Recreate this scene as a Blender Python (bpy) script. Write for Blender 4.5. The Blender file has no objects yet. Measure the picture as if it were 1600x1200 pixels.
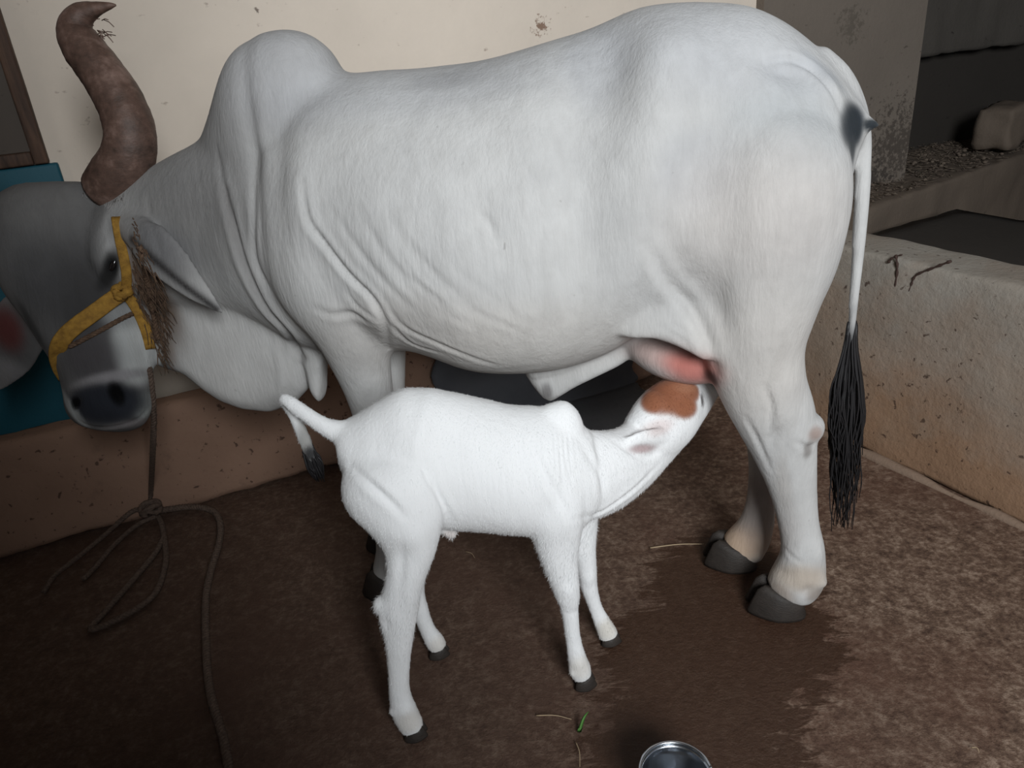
import bpy, bmesh, math, random
import numpy as np
from mathutils import Vector, noise
from mathutils.bvhtree import BVHTree

random.seed(4)
S = bpy.context.scene
COL = S.collection

# ------------------------------------------------------------------ camera
CAM_H, PITCH, ROLL, FPX = 1.4, math.radians(25), math.radians(5), 1202.0
CF = np.array([0, math.cos(PITCH), -math.sin(PITCH)])
_U = np.array([0, math.sin(PITCH), math.cos(PITCH)])
_R = np.array([1.0, 0, 0])
CU = _U * math.cos(ROLL) + _R * math.sin(ROLL)
CR = _R * math.cos(ROLL) - _U * math.sin(ROLL)
CP = np.array([0, 0, CAM_H])
cam_d = bpy.data.cameras.new('camera')
cam = bpy.data.objects.new('camera', cam_d)
COL.objects.link(cam)
cam_d.sensor_width = 36
cam_d.lens = FPX / 1600 * 36
from mathutils import Matrix
m = Matrix.Identity(4)
for i in range(3):
    m[i][0], m[i][1], m[i][2], m[i][3] = CR[i], CU[i], -CF[i], CP[i]
cam.matrix_world = m
S.camera = cam

# ------------------------------------------------------------------ world, light, exposure
S.view_settings.view_transform = 'Standard'
S.view_settings.look = 'None'
S.view_settings.exposure = 0.0
S.view_settings.gamma = 1.0
S.view_settings.use_curve_mapping = False
W = bpy.data.worlds.new('world')
S.world = W
W.use_nodes = True
W.node_tree.nodes['Background'].inputs[0].default_value = (0.75, 0.87, 1.0, 1)
W.node_tree.nodes['Background'].inputs[1].default_value = 0.16


def area(name, loc, target, sx, sy, power, col):
    l = bpy.data.lights.new(name, 'AREA')
    l.shape = 'RECTANGLE'
    l.size, l.size_y, l.energy, l.color = sx, sy, power, col
    o = bpy.data.objects.new(name, l)
    COL.objects.link(o)
    o.location = loc
    o.rotation_euler = (Vector(target) - Vector(loc)).to_track_quat('-Z', 'Y').to_euler()
    return o


area('doorway_daylight', (0.9, -2.6, 2.8), (0.0, 2.2, 0.9), 1.5, 1.4, 248, (0.95, 0.98, 1.0))


# ------------------------------------------------------------------ pixel <-> place
def ray(x, y):
    return CR * (x - 800) / FPX - CU * (y - 600) / FPX + CF


def at_z(x, y, z=0.0):
    d = ray(x, y)
    return CP + d * ((z - CP[2]) / d[2])


def at_plane(x, y, p, n):
    d = ray(x, y)
    return CP + d * (np.dot(p - CP, n) / np.dot(d, n))


def at_depth(x, y, d):
    return CP + ray(x, y) * d


def depth(p):
    return float(np.dot(p - CP, CF))


# ------------------------------------------------------------------ material helpers
def mat(name, col=(0.5, 0.5, 0.5), rough=0.8, metal=0.0, spec=0.4):
    M = bpy.data.materials.new(name)
    M.use_nodes = True
    b = M.node_tree.nodes['Principled BSDF']
    b.inputs['Base Color'].default_value = (*col, 1)
    b.inputs['Roughness'].default_value = rough
    b.inputs['Metallic'].default_value = metal
    b.inputs['Specular IOR Level'].default_value = spec
    return M


class NT:
    def __init__(s, M):
        s.t = M.node_tree
        s.n = s.t.nodes
        s.b = s.n['Principled BSDF']
        s.tc = s.n.new('ShaderNodeTexCoord')

    def link(s, a, b):
        s.t.links.new(a, b)

    def mapping(s, scale=(1, 1, 1), rot=(0, 0, 0), loc=(0, 0, 0)):
        k = s.n.new('ShaderNodeMapping')
        k.inputs['Scale'].default_value = scale
        k.inputs['Rotation'].default_value = rot
        k.inputs['Location'].default_value = loc
        s.link(s.tc.outputs['Object'], k.inputs['Vector'])
        return k.outputs['Vector']

    def noise(s, scale, detail=6, rough=0.6, vec=None, dist=0.0):
        k = s.n.new('ShaderNodeTexNoise')
        k.inputs['Scale'].default_value = scale
        k.inputs['Detail'].default_value = detail
        k.inputs['Roughness'].default_value = rough
        k.inputs['Distortion'].default_value = dist
        s.link(vec if vec is not None else s.tc.outputs['Object'], k.inputs['Vector'])
        return k.outputs['Fac']

    def voronoi(s, scale, vec=None):
        k = s.n.new('ShaderNodeTexVoronoi')
        k.inputs['Scale'].default_value = scale
        s.link(vec if vec is not None else s.tc.outputs['Object'], k.inputs['Vector'])
        return k.outputs['Distance']

    def ramp(s, fac, stops):
        k = s.n.new('ShaderNodeValToRGB')
        e = k.color_ramp.elements
        while len(e) < len(stops):
            e.new(0.5)
        for q, (p, c) in zip(e, stops):
            q.position = p
            q.color = (c, c, c, 1) if isinstance(c, (int, float)) else (*c, 1)
        s.link(fac, k.inputs['Fac'])
        return k.outputs['Color']

    def math(s, op, a, b=None, clamp=False):
        k = s.n.new('ShaderNodeMath')
        k.operation = op
        k.use_clamp = clamp
        for i, v in enumerate((a, b)):
            if v is None:
                continue
            if isinstance(v, (int, float)):
                k.inputs[i].default_value = v
            else:
                s.link(v, k.inputs[i])
        return k.outputs[0]

    def mix(s, fac, a, b, mode='MIX'):
        k = s.n.new('ShaderNodeMix')
        k.data_type = 'RGBA'
        k.blend_type = mode
        for i, v in ((0, fac), (6, a), (7, b)):
            if isinstance(v, (int, float)):
                k.inputs[i].default_value = v
            elif isinstance(v, tuple):
                k.inputs[i].default_value = (*v, 1)
            else:
                s.link(v, k.inputs[i])
        return k.outputs[2]

    def sep(s, vec=None):
        k = s.n.new('ShaderNodeSeparateXYZ')
        s.link(vec if vec is not None else s.tc.outputs['Object'], k.inputs[0])
        return k.outputs

    def dist(s, p, scale=(1, 1, 1)):
        """distance from the object-space point p, after scaling the axes"""
        k = s.n.new('ShaderNodeVectorMath')
        k.operation = 'SUBTRACT'
        s.link(s.tc.outputs['Object'], k.inputs[0])
        k.inputs[1].default_value = tuple(p)
        q = s.n.new('ShaderNodeVectorMath')
        q.operation = 'MULTIPLY'
        s.link(k.outputs[0], q.inputs[0])
        q.inputs[1].default_value = scale
        r = s.n.new('ShaderNodeVectorMath')
        r.operation = 'LENGTH'
        s.link(q.outputs[0], r.inputs[0])
        return r.outputs['Value']

    def bump(s, h, strength=0.4, distance=0.01, prev=None):
        k = s.n.new('ShaderNodeBump')
        k.inputs['Strength'].default_value = strength
        k.inputs['Distance'].default_value = distance
        s.link(h, k.inputs['Height'])
        if prev is not None:
            s.link(prev, k.inputs['Normal'])
        return k.outputs['Normal']

    def out(s, col=None, rough=None, normal=None):
        if col is not None:
            s.link(col, s.b.inputs['Base Color'])
        if rough is not None:
            s.link(rough, s.b.inputs['Roughness'])
        if normal is not None:
            s.link(normal, s.b.inputs['Normal'])


# ------------------------------------------------------------------ object helpers
def new_obj(name, me, M, parent=None, smooth=True):
    o = bpy.data.objects.new(name, me)
    COL.objects.link(o)
    if M is not None:
        me.materials.append(M)
    if smooth:
        me.polygons.foreach_set('use_smooth', [True] * len(me.polygons))
    if parent is not None:
        o.parent = parent
        o.matrix_parent_inverse = parent.matrix_world.inverted()
    return o


def mesh(name, verts, faces):
    me = bpy.data.meshes.new(name)
    me.from_pydata([tuple(map(float, v)) for v in verts], [], faces)
    me.update()
    return me


def tag(o, label=None, cat=None, group=None, kind=None):
    if label:
        o['label'] = label
    if cat:
        o['category'] = cat
    if group:
        o['group'] = group
    if kind:
        o['kind'] = kind
    return o


def thing(name, loc, label, cat, group=None):
    o = bpy.data.objects.new(name, None)
    COL.objects.link(o)
    o.location = tuple(map(float, loc))
    o.empty_display_size = 0.05
    bpy.context.view_layer.update()
    return tag(o, label, cat, group)


def rings_mesh(rings, cap=True):
    """closed loft through rings (arrays n x 3); returns verts, faces"""
    n = len(rings[0])
    V = [v for r in rings for v in r]
    Fc = []
    for i in range(len(rings) - 1):
        for j in range(n):
            k = (j + 1) % n
            Fc.append((i * n + j, i * n + k, (i + 1) * n + k, (i + 1) * n + j))
    if cap:
        a = len(V)
        V.append(np.mean(rings[0], axis=0))
        V.append(np.mean(rings[-1], axis=0))
        b = (len(rings) - 1) * n
        for j in range(n):
            k = (j + 1) % n
            Fc.append((a, k, j))
            Fc.append((a + 1, b + j, b + k))
    return V, Fc


def spline(pts, n):
    """Catmull-Rom through rows of pts (any number of columns), n samples per span"""
    P = np.asarray(pts, float)
    P = np.vstack([2 * P[0] - P[1], P, 2 * P[-1] - P[-2]])
    out = []
    for i in range(1, len(P) - 2):
        a, b, c, d = P[i - 1], P[i], P[i + 1], P[i + 2]
        for k in range(n):
            t = k / n
            out.append(0.5 * (2 * b + (c - a) * t + (2 * a - 5 * b + 4 * c - d) * t * t + (3 * b - a - 3 * c + d) * t ** 3))
    out.append(P[-2])
    return np.array(out)


def unit(v):
    v = np.asarray(v, float)
    return v / max(np.linalg.norm(v), 1e-9)


def tube_rings(pts, ra, rb, ref, n=20, e=2.0):
    """rings round a path; rb is the half size along ref, ra the half size across it"""
    pts = np.asarray(pts, float)
    R = []
    for i, p in enumerate(pts):
        t = unit(pts[min(i + 1, len(pts) - 1)] - pts[max(i - 1, 0)])
        b = unit(ref - t * np.dot(ref, t))
        a = np.cross(t, b)
        th = np.linspace(0, 2 * math.pi, n, endpoint=False)
        ca = np.sign(np.cos(th)) * np.abs(np.cos(th)) ** (2 / e)
        sa = np.sign(np.sin(th)) * np.abs(np.sin(th)) ** (2 / e)
        R.append(p + np.outer(ca * ra[i], a) + np.outer(sa * rb[i], b))
    return R


def simple_tube(pts, r, n=8, ref=(0.13, 0.2, 0.97)):
    r = [r] * len(pts) if isinstance(r, (int, float)) else r
    return rings_mesh(tube_rings(pts, r, r, np.array(ref), n))


def join(parts):
    V, Fc = [], []
    for v, f in parts:
        k = len(V)
        V += list(v)
        Fc += [tuple(i + k for i in q) for q in f]
    return V, Fc


def ellipsoid(c, ax, rad, nu=18, nv=12):
    """ax: 3 axes (rows), rad: 3 radii"""
    ax = np.asarray(ax, float)
    R = []
    for i in range(nv + 1):
        ph = -math.pi / 2 + math.pi * (0.02 + 0.96 * i / nv)
        th = np.linspace(0, 2 * math.pi, nu, endpoint=False)
        R.append(np.asarray(c) + np.outer(np.cos(th) * math.cos(ph) * rad[0], ax[0]) +
                 np.outer(np.sin(th) * math.cos(ph) * rad[1], ax[1]) + np.outer(np.ones(nu) * math.sin(ph) * rad[2], ax[2]))
    return rings_mesh(R)


def rough_box(name, corners, M, parent=None, cell=0.04, amp=0.006, bevel=0.012, nscale=6.0, seed=0.0):
    """hexahedron (corners: 4 bottom + 4 top, same winding), finely cut, edges worn, faces uneven"""
    c = [np.asarray(q, float) for q in corners]
    bm = bmesh.new()
    vs = [bm.verts.new(tuple(q)) for q in c]
    for f in ((3, 2, 1, 0), (4, 5, 6, 7), (0, 1, 5, 4), (1, 2, 6, 5), (2, 3, 7, 6), (3, 0, 4, 7)):
        bm.faces.new([vs[i] for i in f])
    bmesh.ops.recalc_face_normals(bm, faces=bm.faces)
    if bevel:
        bmesh.ops.bevel(bm, geom=list(bm.edges), offset=bevel, segments=2, affect='EDGES', profile=0.6)
    for _ in range(7):
        ed = [e for e in bm.edges if e.calc_length() > cell]
        if not ed or len(bm.verts) > 40000:
            break
        bmesh.ops.subdivide_edges(bm, edges=ed, cuts=1, use_grid_fill=True)
    bm.normal_update()
    for v in bm.verts:
        q = v.co * nscale + Vector((seed, seed * 2, 0))
        v.co += v.normal * amp * (noise.fractal(q, 1.0, 2.0, 4))
    bmesh.ops.triangulate(bm, faces=[f for f in bm.faces if len(f.verts) > 4])
    me = bpy.data.meshes.new(name)
    bm.to_mesh(me)
    bm.free()
    return new_obj(name, me, M, parent)


# ------------------------------------------------------------------ the place: floor, walls, manger
KA = at_z(250, 805)
KB = at_z(500, 735)
KU = unit(KB - KA)                         # along the back wall, to the right
KN = np.array([-KU[1], KU[0], 0])          # into the wall
TC = at_z(1320, 690)
TD = at_z(1600, 820)
TU = unit(TC - TD)                         # along the right trough, away from the camera
TN = np.array([TU[1], -TU[0], 0])          # into the trough (right)
Z = np.array([0, 0, 1.0])


def make_floor():
    M = mat('brown_cement_floor', rough=0.75)
    t = NT(M)
    ang = math.atan2(KU[1], KU[0])
    streak = t.noise(14, 9, 0.7, t.mapping((1.0, 3.6, 1), (0, 0, -ang - 0.2)), 0.9)
    patch = t.noise(2.3, 8, 0.62, dist=0.5)
    fine = t.noise(64, 8, 0.75)
    speck = t.noise(150, 3, 0.6)
    base = t.ramp(t.math('ADD', t.math('MULTIPLY', fine, 0.62), t.math('MULTIPLY', t.noise(21, 7, 0.7), 0.38)),
                  [(0.38, (0.05, 0.026, 0.017)), (0.5, (0.15, 0.092, 0.063)), (0.62, (0.33, 0.24, 0.18))])
    red = t.mix(t.ramp(patch, [(0.42, 0.0), (0.68, 0.75)]), base, (0.105, 0.048, 0.030))
    # shade painted into the floor colour: darker, with noisy edges, towards the left
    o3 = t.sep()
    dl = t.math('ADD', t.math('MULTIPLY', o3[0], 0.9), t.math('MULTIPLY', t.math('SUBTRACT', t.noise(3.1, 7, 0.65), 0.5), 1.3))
    left_shade = t.ramp(dl, [(0.0, 1.0), (0.72, 0.0)])
    red = t.mix(t.math('MULTIPLY', left_shade, 0.62), red, (0.062, 0.034, 0.023))
    # wet dung-brown patch with a ragged edge
    blobs = [(1130, 900, 0.17), (1190, 975, 0.17), (1120, 1010, 0.2), (1230, 1010, 0.11), (1110, 1080, 0.18), (1080, 1150, 0.16), (1040, 1020, 0.14), (1070, 1200, 0.2), (1120, 1240, 0.2)]
    wet = None
    for x, y, r in blobs:
        p = at_z(x, y)
        d = t.math('SUBTRACT', 1.0, t.math('DIVIDE', t.dist(p, (1, 1, 0)), r * 1.15))
        wet = d if wet is None else t.math('SMOOTH_MAX', wet, d)
    edge = t.noise(13, 8, 0.7, t.mapping((0.7, 2.6, 1), (0, 0, 0.25)), 0.8)
    wet = t.math('ADD', wet, t.math('MULTIPLY', t.math('SUBTRACT', edge, 0.5), 2.0))
    wet = t.ramp(wet, [(0.0, 0.0), (0.12, 1.0)])
    wetc = t.mix(fine, (0.030, 0.013, 0.007), (0.070, 0.034, 0.019))
    col = t.mix(t.math('MULTIPLY', wet, 0.9), red, wetc)
    dk = t.ramp(t.noise(17, 6, 0.6), [(0.66, 0.0), (0.72, 0.7)])
    col = t.mix(dk, col, (0.05, 0.026, 0.017))
    ro = t.math('SUBTRACT', t.math('ADD', 0.55, t.math('MULTIPLY', fine, 0.35)), t.math('MULTIPLY', wet, 0.28))
    h = t.math('ADD', t.math('ADD', t.math('MULTIPLY', fine, 0.5), t.math('MULTIPLY', streak, 0.22)), t.math('MULTIPLY', speck, 0.25))
    t.out(col, ro, t.bump(h, 0.75, 0.012))
    # gently uneven slab
    nx, ny = 90, 80
    xs, ys = np.linspace(-4.2, 4.4, nx), np.linspace(-2.6, 6.4, ny)
    V, Fc = [], []
    for yy in ys:
        for xx in xs:
            V.append((xx, yy, -0.004 + 0.004 * noise.noise(Vector((xx * 3, yy * 3, 0)))))
    for j in range(ny - 1):
        for i in range(nx - 1):
            a = j * nx + i
            Fc.append((a, a + 1, a + nx + 1, a + nx))
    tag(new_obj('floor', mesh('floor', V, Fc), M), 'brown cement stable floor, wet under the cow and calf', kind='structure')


def plaster(name, base, dark, scuff=0.5, rough=0.85, bump=0.25, stain=None):
    M = mat(name, base, rough)
    t = NT(M)
    a = t.noise(1.7, 6, 0.6)
    b = t.noise(14, 8, 0.65)
    col = t.mix(t.ramp(a, [(0.35, 0.0), (0.7, 1.0)]), base, tuple(0.86 * q for q in base))
    sc = t.ramp(t.noise(22, 4, 0.55, t.mapping((1, 1, 1.6))), [(0.68, 0.0), (0.76, scuff)])
    col = t.mix(sc, col, dark)
    sc2 = t.ramp(t.noise(7, 10, 0.75), [(0.66, 0.0), (0.8, scuff * 0.7)])
    col = t.mix(sc2, col, dark)
    if stain:
        for p, r, c in stain:
            d = t.math('SUBTRACT', 1.0, t.math('DIVIDE', t.dist(p), r))
            w = t.math('ADD', t.math('MULTIPLY', d, 0.6), t.math('MULTIPLY', t.math('SUBTRACT', t.noise(38, 6, 0.75), 0.5), 1.6))
            w = t.math('MULTIPLY', t.ramp(w, [(0.38, 0.0), (0.5, 0.85)]), t.ramp(d, [(0.0, 0.0), (0.15, 1.0)]))
            col = t.mix(w, col, c)
    t.out(col, None, t.bump(t.math('ADD', b, t.math('MULTIPLY', t.noise(60, 4), 0.4)), bump, 0.006))
    return M


def wall(name, p0, p1, z0, z1, thick, M, label, side=1.0):
    """vertical slab from p0 to p1 (2D along the face), thickness away from the room"""
    u = unit(p1 - p0)
    n = np.array([-u[1], u[0], 0]) * side
    a, b = p0.copy(), p1.copy()
    a[2] = b[2] = 0
    c = [a + Z * z0, b + Z * z0, b + n * thick + Z * z0, a + n * thick + Z * z0,
         a + Z * z1, b + Z * z1, b + n * thick + Z * z1, a + n * thick + Z * z1]
    V = c
    Fc = [(3, 2, 1, 0), (4, 5, 6, 7), (0, 1, 5, 4), (1, 2, 6, 5), (2, 3, 7, 6), (3, 0, 4, 7)]
    o = new_obj(name, mesh(name, V, Fc), M, smooth=False)
    return tag(o, label, kind='structure')


WALL_OFF = 0.46
WP = KA + KN * WALL_OFF
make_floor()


def onwall(x, y, off=0.0):
    return at_plane(x, y, WP - KN * off, KN)


w_l = WP - KU * 2.6
w_r = onwall(1182, 0)
w_r[2] = 0
M_cream = plaster('cream_limewash', (0.84, 0.74, 0.63), (0.22, 0.14, 0.10), 0.55,
                  stain=[(onwall(845, 42), 0.075, (0.20, 0.10, 0.055)), (onwall(400, 16), 0.03, (0.16, 0.12, 0.1))])
M_grey = plaster('stained_concrete', (0.17, 0.14, 0.115), (0.075, 0.06, 0.05), 0.8, bump=0.5)
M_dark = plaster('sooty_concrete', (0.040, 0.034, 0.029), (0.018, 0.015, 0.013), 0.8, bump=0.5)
wall('wall_back', w_l, w_r, 0, 3.0, 0.2, M_cream, 'cream limewashed stable wall behind the cow')

# grey pier standing between the cream wall and the dark bay
p0 = w_r - KN * 0.05
p1 = at_plane(1437, 100, p0, KN)
p1[2] = 0
M_pier = plaster('stained_pier', (0.19, 0.158, 0.13), (0.075, 0.06, 0.05), 0.8, bump=0.5,
                 stain=[(at_plane(1400, 230, p0, KN), 0.55, (0.07, 0.056, 0.046)), (at_plane(1360, 300, p0, KN), 0.4, (0.055, 0.045, 0.038)), (at_plane(1330, 40, p0, KN), 0.2, (0.12, 0.1, 0.08))])
wall('wall_pier', p0, p1, 0, 3.0, 0.3, M_pier, 'stained grey concrete pier at the end of the cream wall')
# the dark bay behind the right-hand trough
q0 = p1 + KN * 0.55 - KU * 0.3
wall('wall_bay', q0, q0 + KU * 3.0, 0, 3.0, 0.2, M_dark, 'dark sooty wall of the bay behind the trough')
lz = at_plane(1520, 78, q0 - KN * 0.12, KN)
M_lin = plaster('dusty_lintel', (0.085, 0.075, 0.065), (0.03, 0.025, 0.02), 0.9, bump=0.8)
lc = [q0 + KU * u_ + KN * n_ + Z * z_ for z_ in (lz[2], lz[2] + 0.3) for u_, n_ in ((0.0, -0.12), (3.0, -0.12), (3.0, -0.002), (0.0, -0.002))]
tag(rough_box('trim_2', lc, M_lin, None, cell=0.08, amp=0.02, bevel=0.02, seed=11), 'rough concrete lintel across the dark bay', kind='structure')
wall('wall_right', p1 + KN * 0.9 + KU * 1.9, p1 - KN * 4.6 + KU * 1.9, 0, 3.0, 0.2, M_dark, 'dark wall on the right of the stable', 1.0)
wall('wall_left', np.array([-2.3, -1.8, 0]), w_l + KU * 0.15, 0, 3.0, 0.2, M_cream, 'wall on the left of the stable', 1.0)
M_ceil = plaster('ceiling_boards', (0.25, 0.2, 0.16), (0.1, 0.08, 0.07))
# unseen entrance walls, added and shaped to shade the left side
wall('wall_front_shade', np.array([-2.5, -0.32, 0]), np.array([-0.04, -0.32, 0]), 0, 3.0, 0.2, M_grey, 'unseen wall beside the stable entrance, shaped to shade the left side', -1.0)
wall('wall_stub_shade', np.array([-0.04, -0.32, 0]), np.array([0.22, -0.32, 0]), 0, 1.5, 0.2, M_grey, 'unseen half-height stub wall added to shade the left floor', -1.0)
cv = [np.array([x, y, z]) for z in (3.0, 3.15) for x, y in ((-4.0, -0.5), (4.4, -0.5), (4.4, 6.2), (-4.0, 6.2))]
tag(new_obj('ceiling', mesh('ceiling', cv, [(3, 2, 1, 0), (4, 5, 6, 7), (0, 1, 5, 4), (1, 2, 6, 5), (2, 3, 7, 6), (3, 0, 4, 7)]), M_ceil, smooth=False), 'plain dim stable ceiling', kind='structure')


# back manger: mud-plastered kerb running along the wall
def mudmat(name, low, high, top, split=0.3, spot=0.8):
    M = mat(name, low, 0.85)
    t = NT(M)
    z = t.sep()[2]
    n1 = t.noise(4.0, 7, 0.65)
    n2 = t.noise(24, 6, 0.65)
    k = t.math('ADD', t.math('DIVIDE', z, split), t.math('MULTIPLY', t.math('SUBTRACT', n1, 0.5), 1.1))
    col = t.mix(t.ramp(k, [(0.25, 0.0), (1.0, 1.0)]), low, high)
    col = t.mix(t.ramp(t.noise(1.9, 6, 0.6), [(0.45, 0.0), (0.72, 0.7)]), col, top)
    sp = t.ramp(t.noise(44, 4, 0.55, dist=0.3), [(0.635, 0.0), (0.69, spot)])
    msk = t.ramp(t.math('SUBTRACT', 1.0, t.math('DIVIDE', z, split * 2.2)), [(0.05, 0.0), (0.5, 1.0)])
    col = t.mix(t.math('MULTIPLY', sp, msk), col, (0.045, 0.022, 0.014))
    sp2 = t.ramp(t.noise(9, 10, 0.75), [(0.6, 0.0), (0.75, 0.55)])
    col = t.mix(sp2, col, tuple(0.45 * q for q in low))
    t.out(col, None, t.bump(t.math('ADD', n2, t.math('MULTIPLY', t.noise(70, 4), 0.35)), 0.5, 0.01))
    return M


M_kerb = mudmat('brown_mud_plaster', (0.27, 0.165, 0.115), (0.26, 0.16, 0.112), (0.19, 0.11, 0.075))
k0, k1 = KA - KU * 1.7, KA + KU * 2.25
bat = KN * 0.05
H_K = 0.36
tr = thing('manger', (k0 + k1) / 2, 'low brown mud-plastered manger kerb running along the back wall', 'manger')
rough_box('front_kerb', [k0, k1, k1 + KN * 0.16, k0 + KN * 0.16,
                         k0 + bat + Z * H_K, k1 + bat + Z * H_K, k1 + KN * 0.15 + Z * H_K, k0 + KN * 0.15 + Z * H_K],
          M_kerb, tr, cell=0.05, amp=0.012, bevel=0.025)
rough_box('basin_floor', [k0 + KN * 0.14, k1 + KN * 0.14, k1 + KN * (WALL_OFF - 0.004), k0 + KN * (WALL_OFF - 0.004),
                          k0 + KN * 0.14 + Z * 0.12, k1 + KN * 0.14 + Z * 0.12, k1 + KN * (WALL_OFF - 0.004) + Z * 0.12, k0 + KN * (WALL_OFF - 0.004) + Z * 0.12],
          M_dark, tr, cell=0.1, amp=0.006, bevel=0)

# right-hand trough
M_tr = mudmat('grey_brown_trough_cement', (0.27, 0.165, 0.10), (0.30, 0.275, 0.24), (0.24, 0.19, 0.145), 0.62)
H_T, T_W = 0.655, 0.2
t_far = TC + TU * 0.70
t_near = TD - TU * 1.9
tt = thing('feeding_trough', (TC + TD) / 2, 'grey cement feeding trough with mud-splashed front behind the cow\'s tail', 'trough')
tb = TN * 0.05
rough_box('front_wall', [t_near, t_far, t_far + TN * (T_W + 0.05), t_near + TN * (T_W + 0.05),
                         t_near + tb + Z * H_T, t_far + tb + Z * H_T, t_far + TN * (T_W + 0.05) + Z * H_T, t_near + TN * (T_W + 0.05) + Z * H_T],
          M_tr, tt, cell=0.05, amp=0.008, bevel=0.018, seed=3)
b0, b1 = t_near + TN * 0.25, t_far + TN * 0.25
b0f, b1f = t_near + TN * 1.6, t_far + TN * 1.6
rough_box('basin_floor', [b0, b1, b1f, b0f, b0 + Z * 0.42, b1 + Z * 0.42, b1f + Z * 0.42, b0f + Z * 0.42], M_dark, tt, cell=0.15, amp=0.01, bevel=0)
# fillet of mud where trough and floor meet
fl = [TD - TU * 1.5 - TN * 0.01 + TU * q for q in np.linspace(0, 3.0, 60)]
fl = [p + TN * 0.008 * noise.noise(Vector(p * 7)) - Z * 0.006 for p in fl]
v, f = simple_tube(fl, [0.016 + 0.010 * noise.noise(Vector(p * 8)) for p in fl], 10)
M_fil = plaster('pale_mud_fillet', (0.235, 0.165, 0.12), (0.11, 0.07, 0.045), 0.8, bump=0.9)
new_obj('mud_fillet', mesh('mud_fillet', v, f), M_fil, tt)

# ledge behind the trough, at right angles to it
e0 = at_z(1345, 357, 0.42)
e1 = at_z(1600, 262, 0.42)
eu = unit(e1 - e0)
en = np.array([-eu[1], eu[0], 0])
e0, e1 = e0 + eu * 0.02, e1 + eu * 0.9
for q in (e0, e1):
    q[2] = 0
lg = thing('rubble_ledge', (e0 + e1) / 2, 'dusty raised ledge with chaff and rubble behind the trough', 'ledge')
M_ledge = plaster('dusty_ledge', (0.155, 0.12, 0.092), (0.06, 0.05, 0.04), 0.8, bump=0.7)
rough_box('ledge_slab', [e0, e1, e1 + en * 0.75, e0 + en * 0.75, e0 + Z * 0.5, e1 + Z * 0.5, e1 + en * 0.75 + Z * 0.52, e0 + en * 0.75 + Z * 0.52],
          M_ledge, lg, cell=0.06, amp=0.014, bevel=0.02, seed=8)


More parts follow.
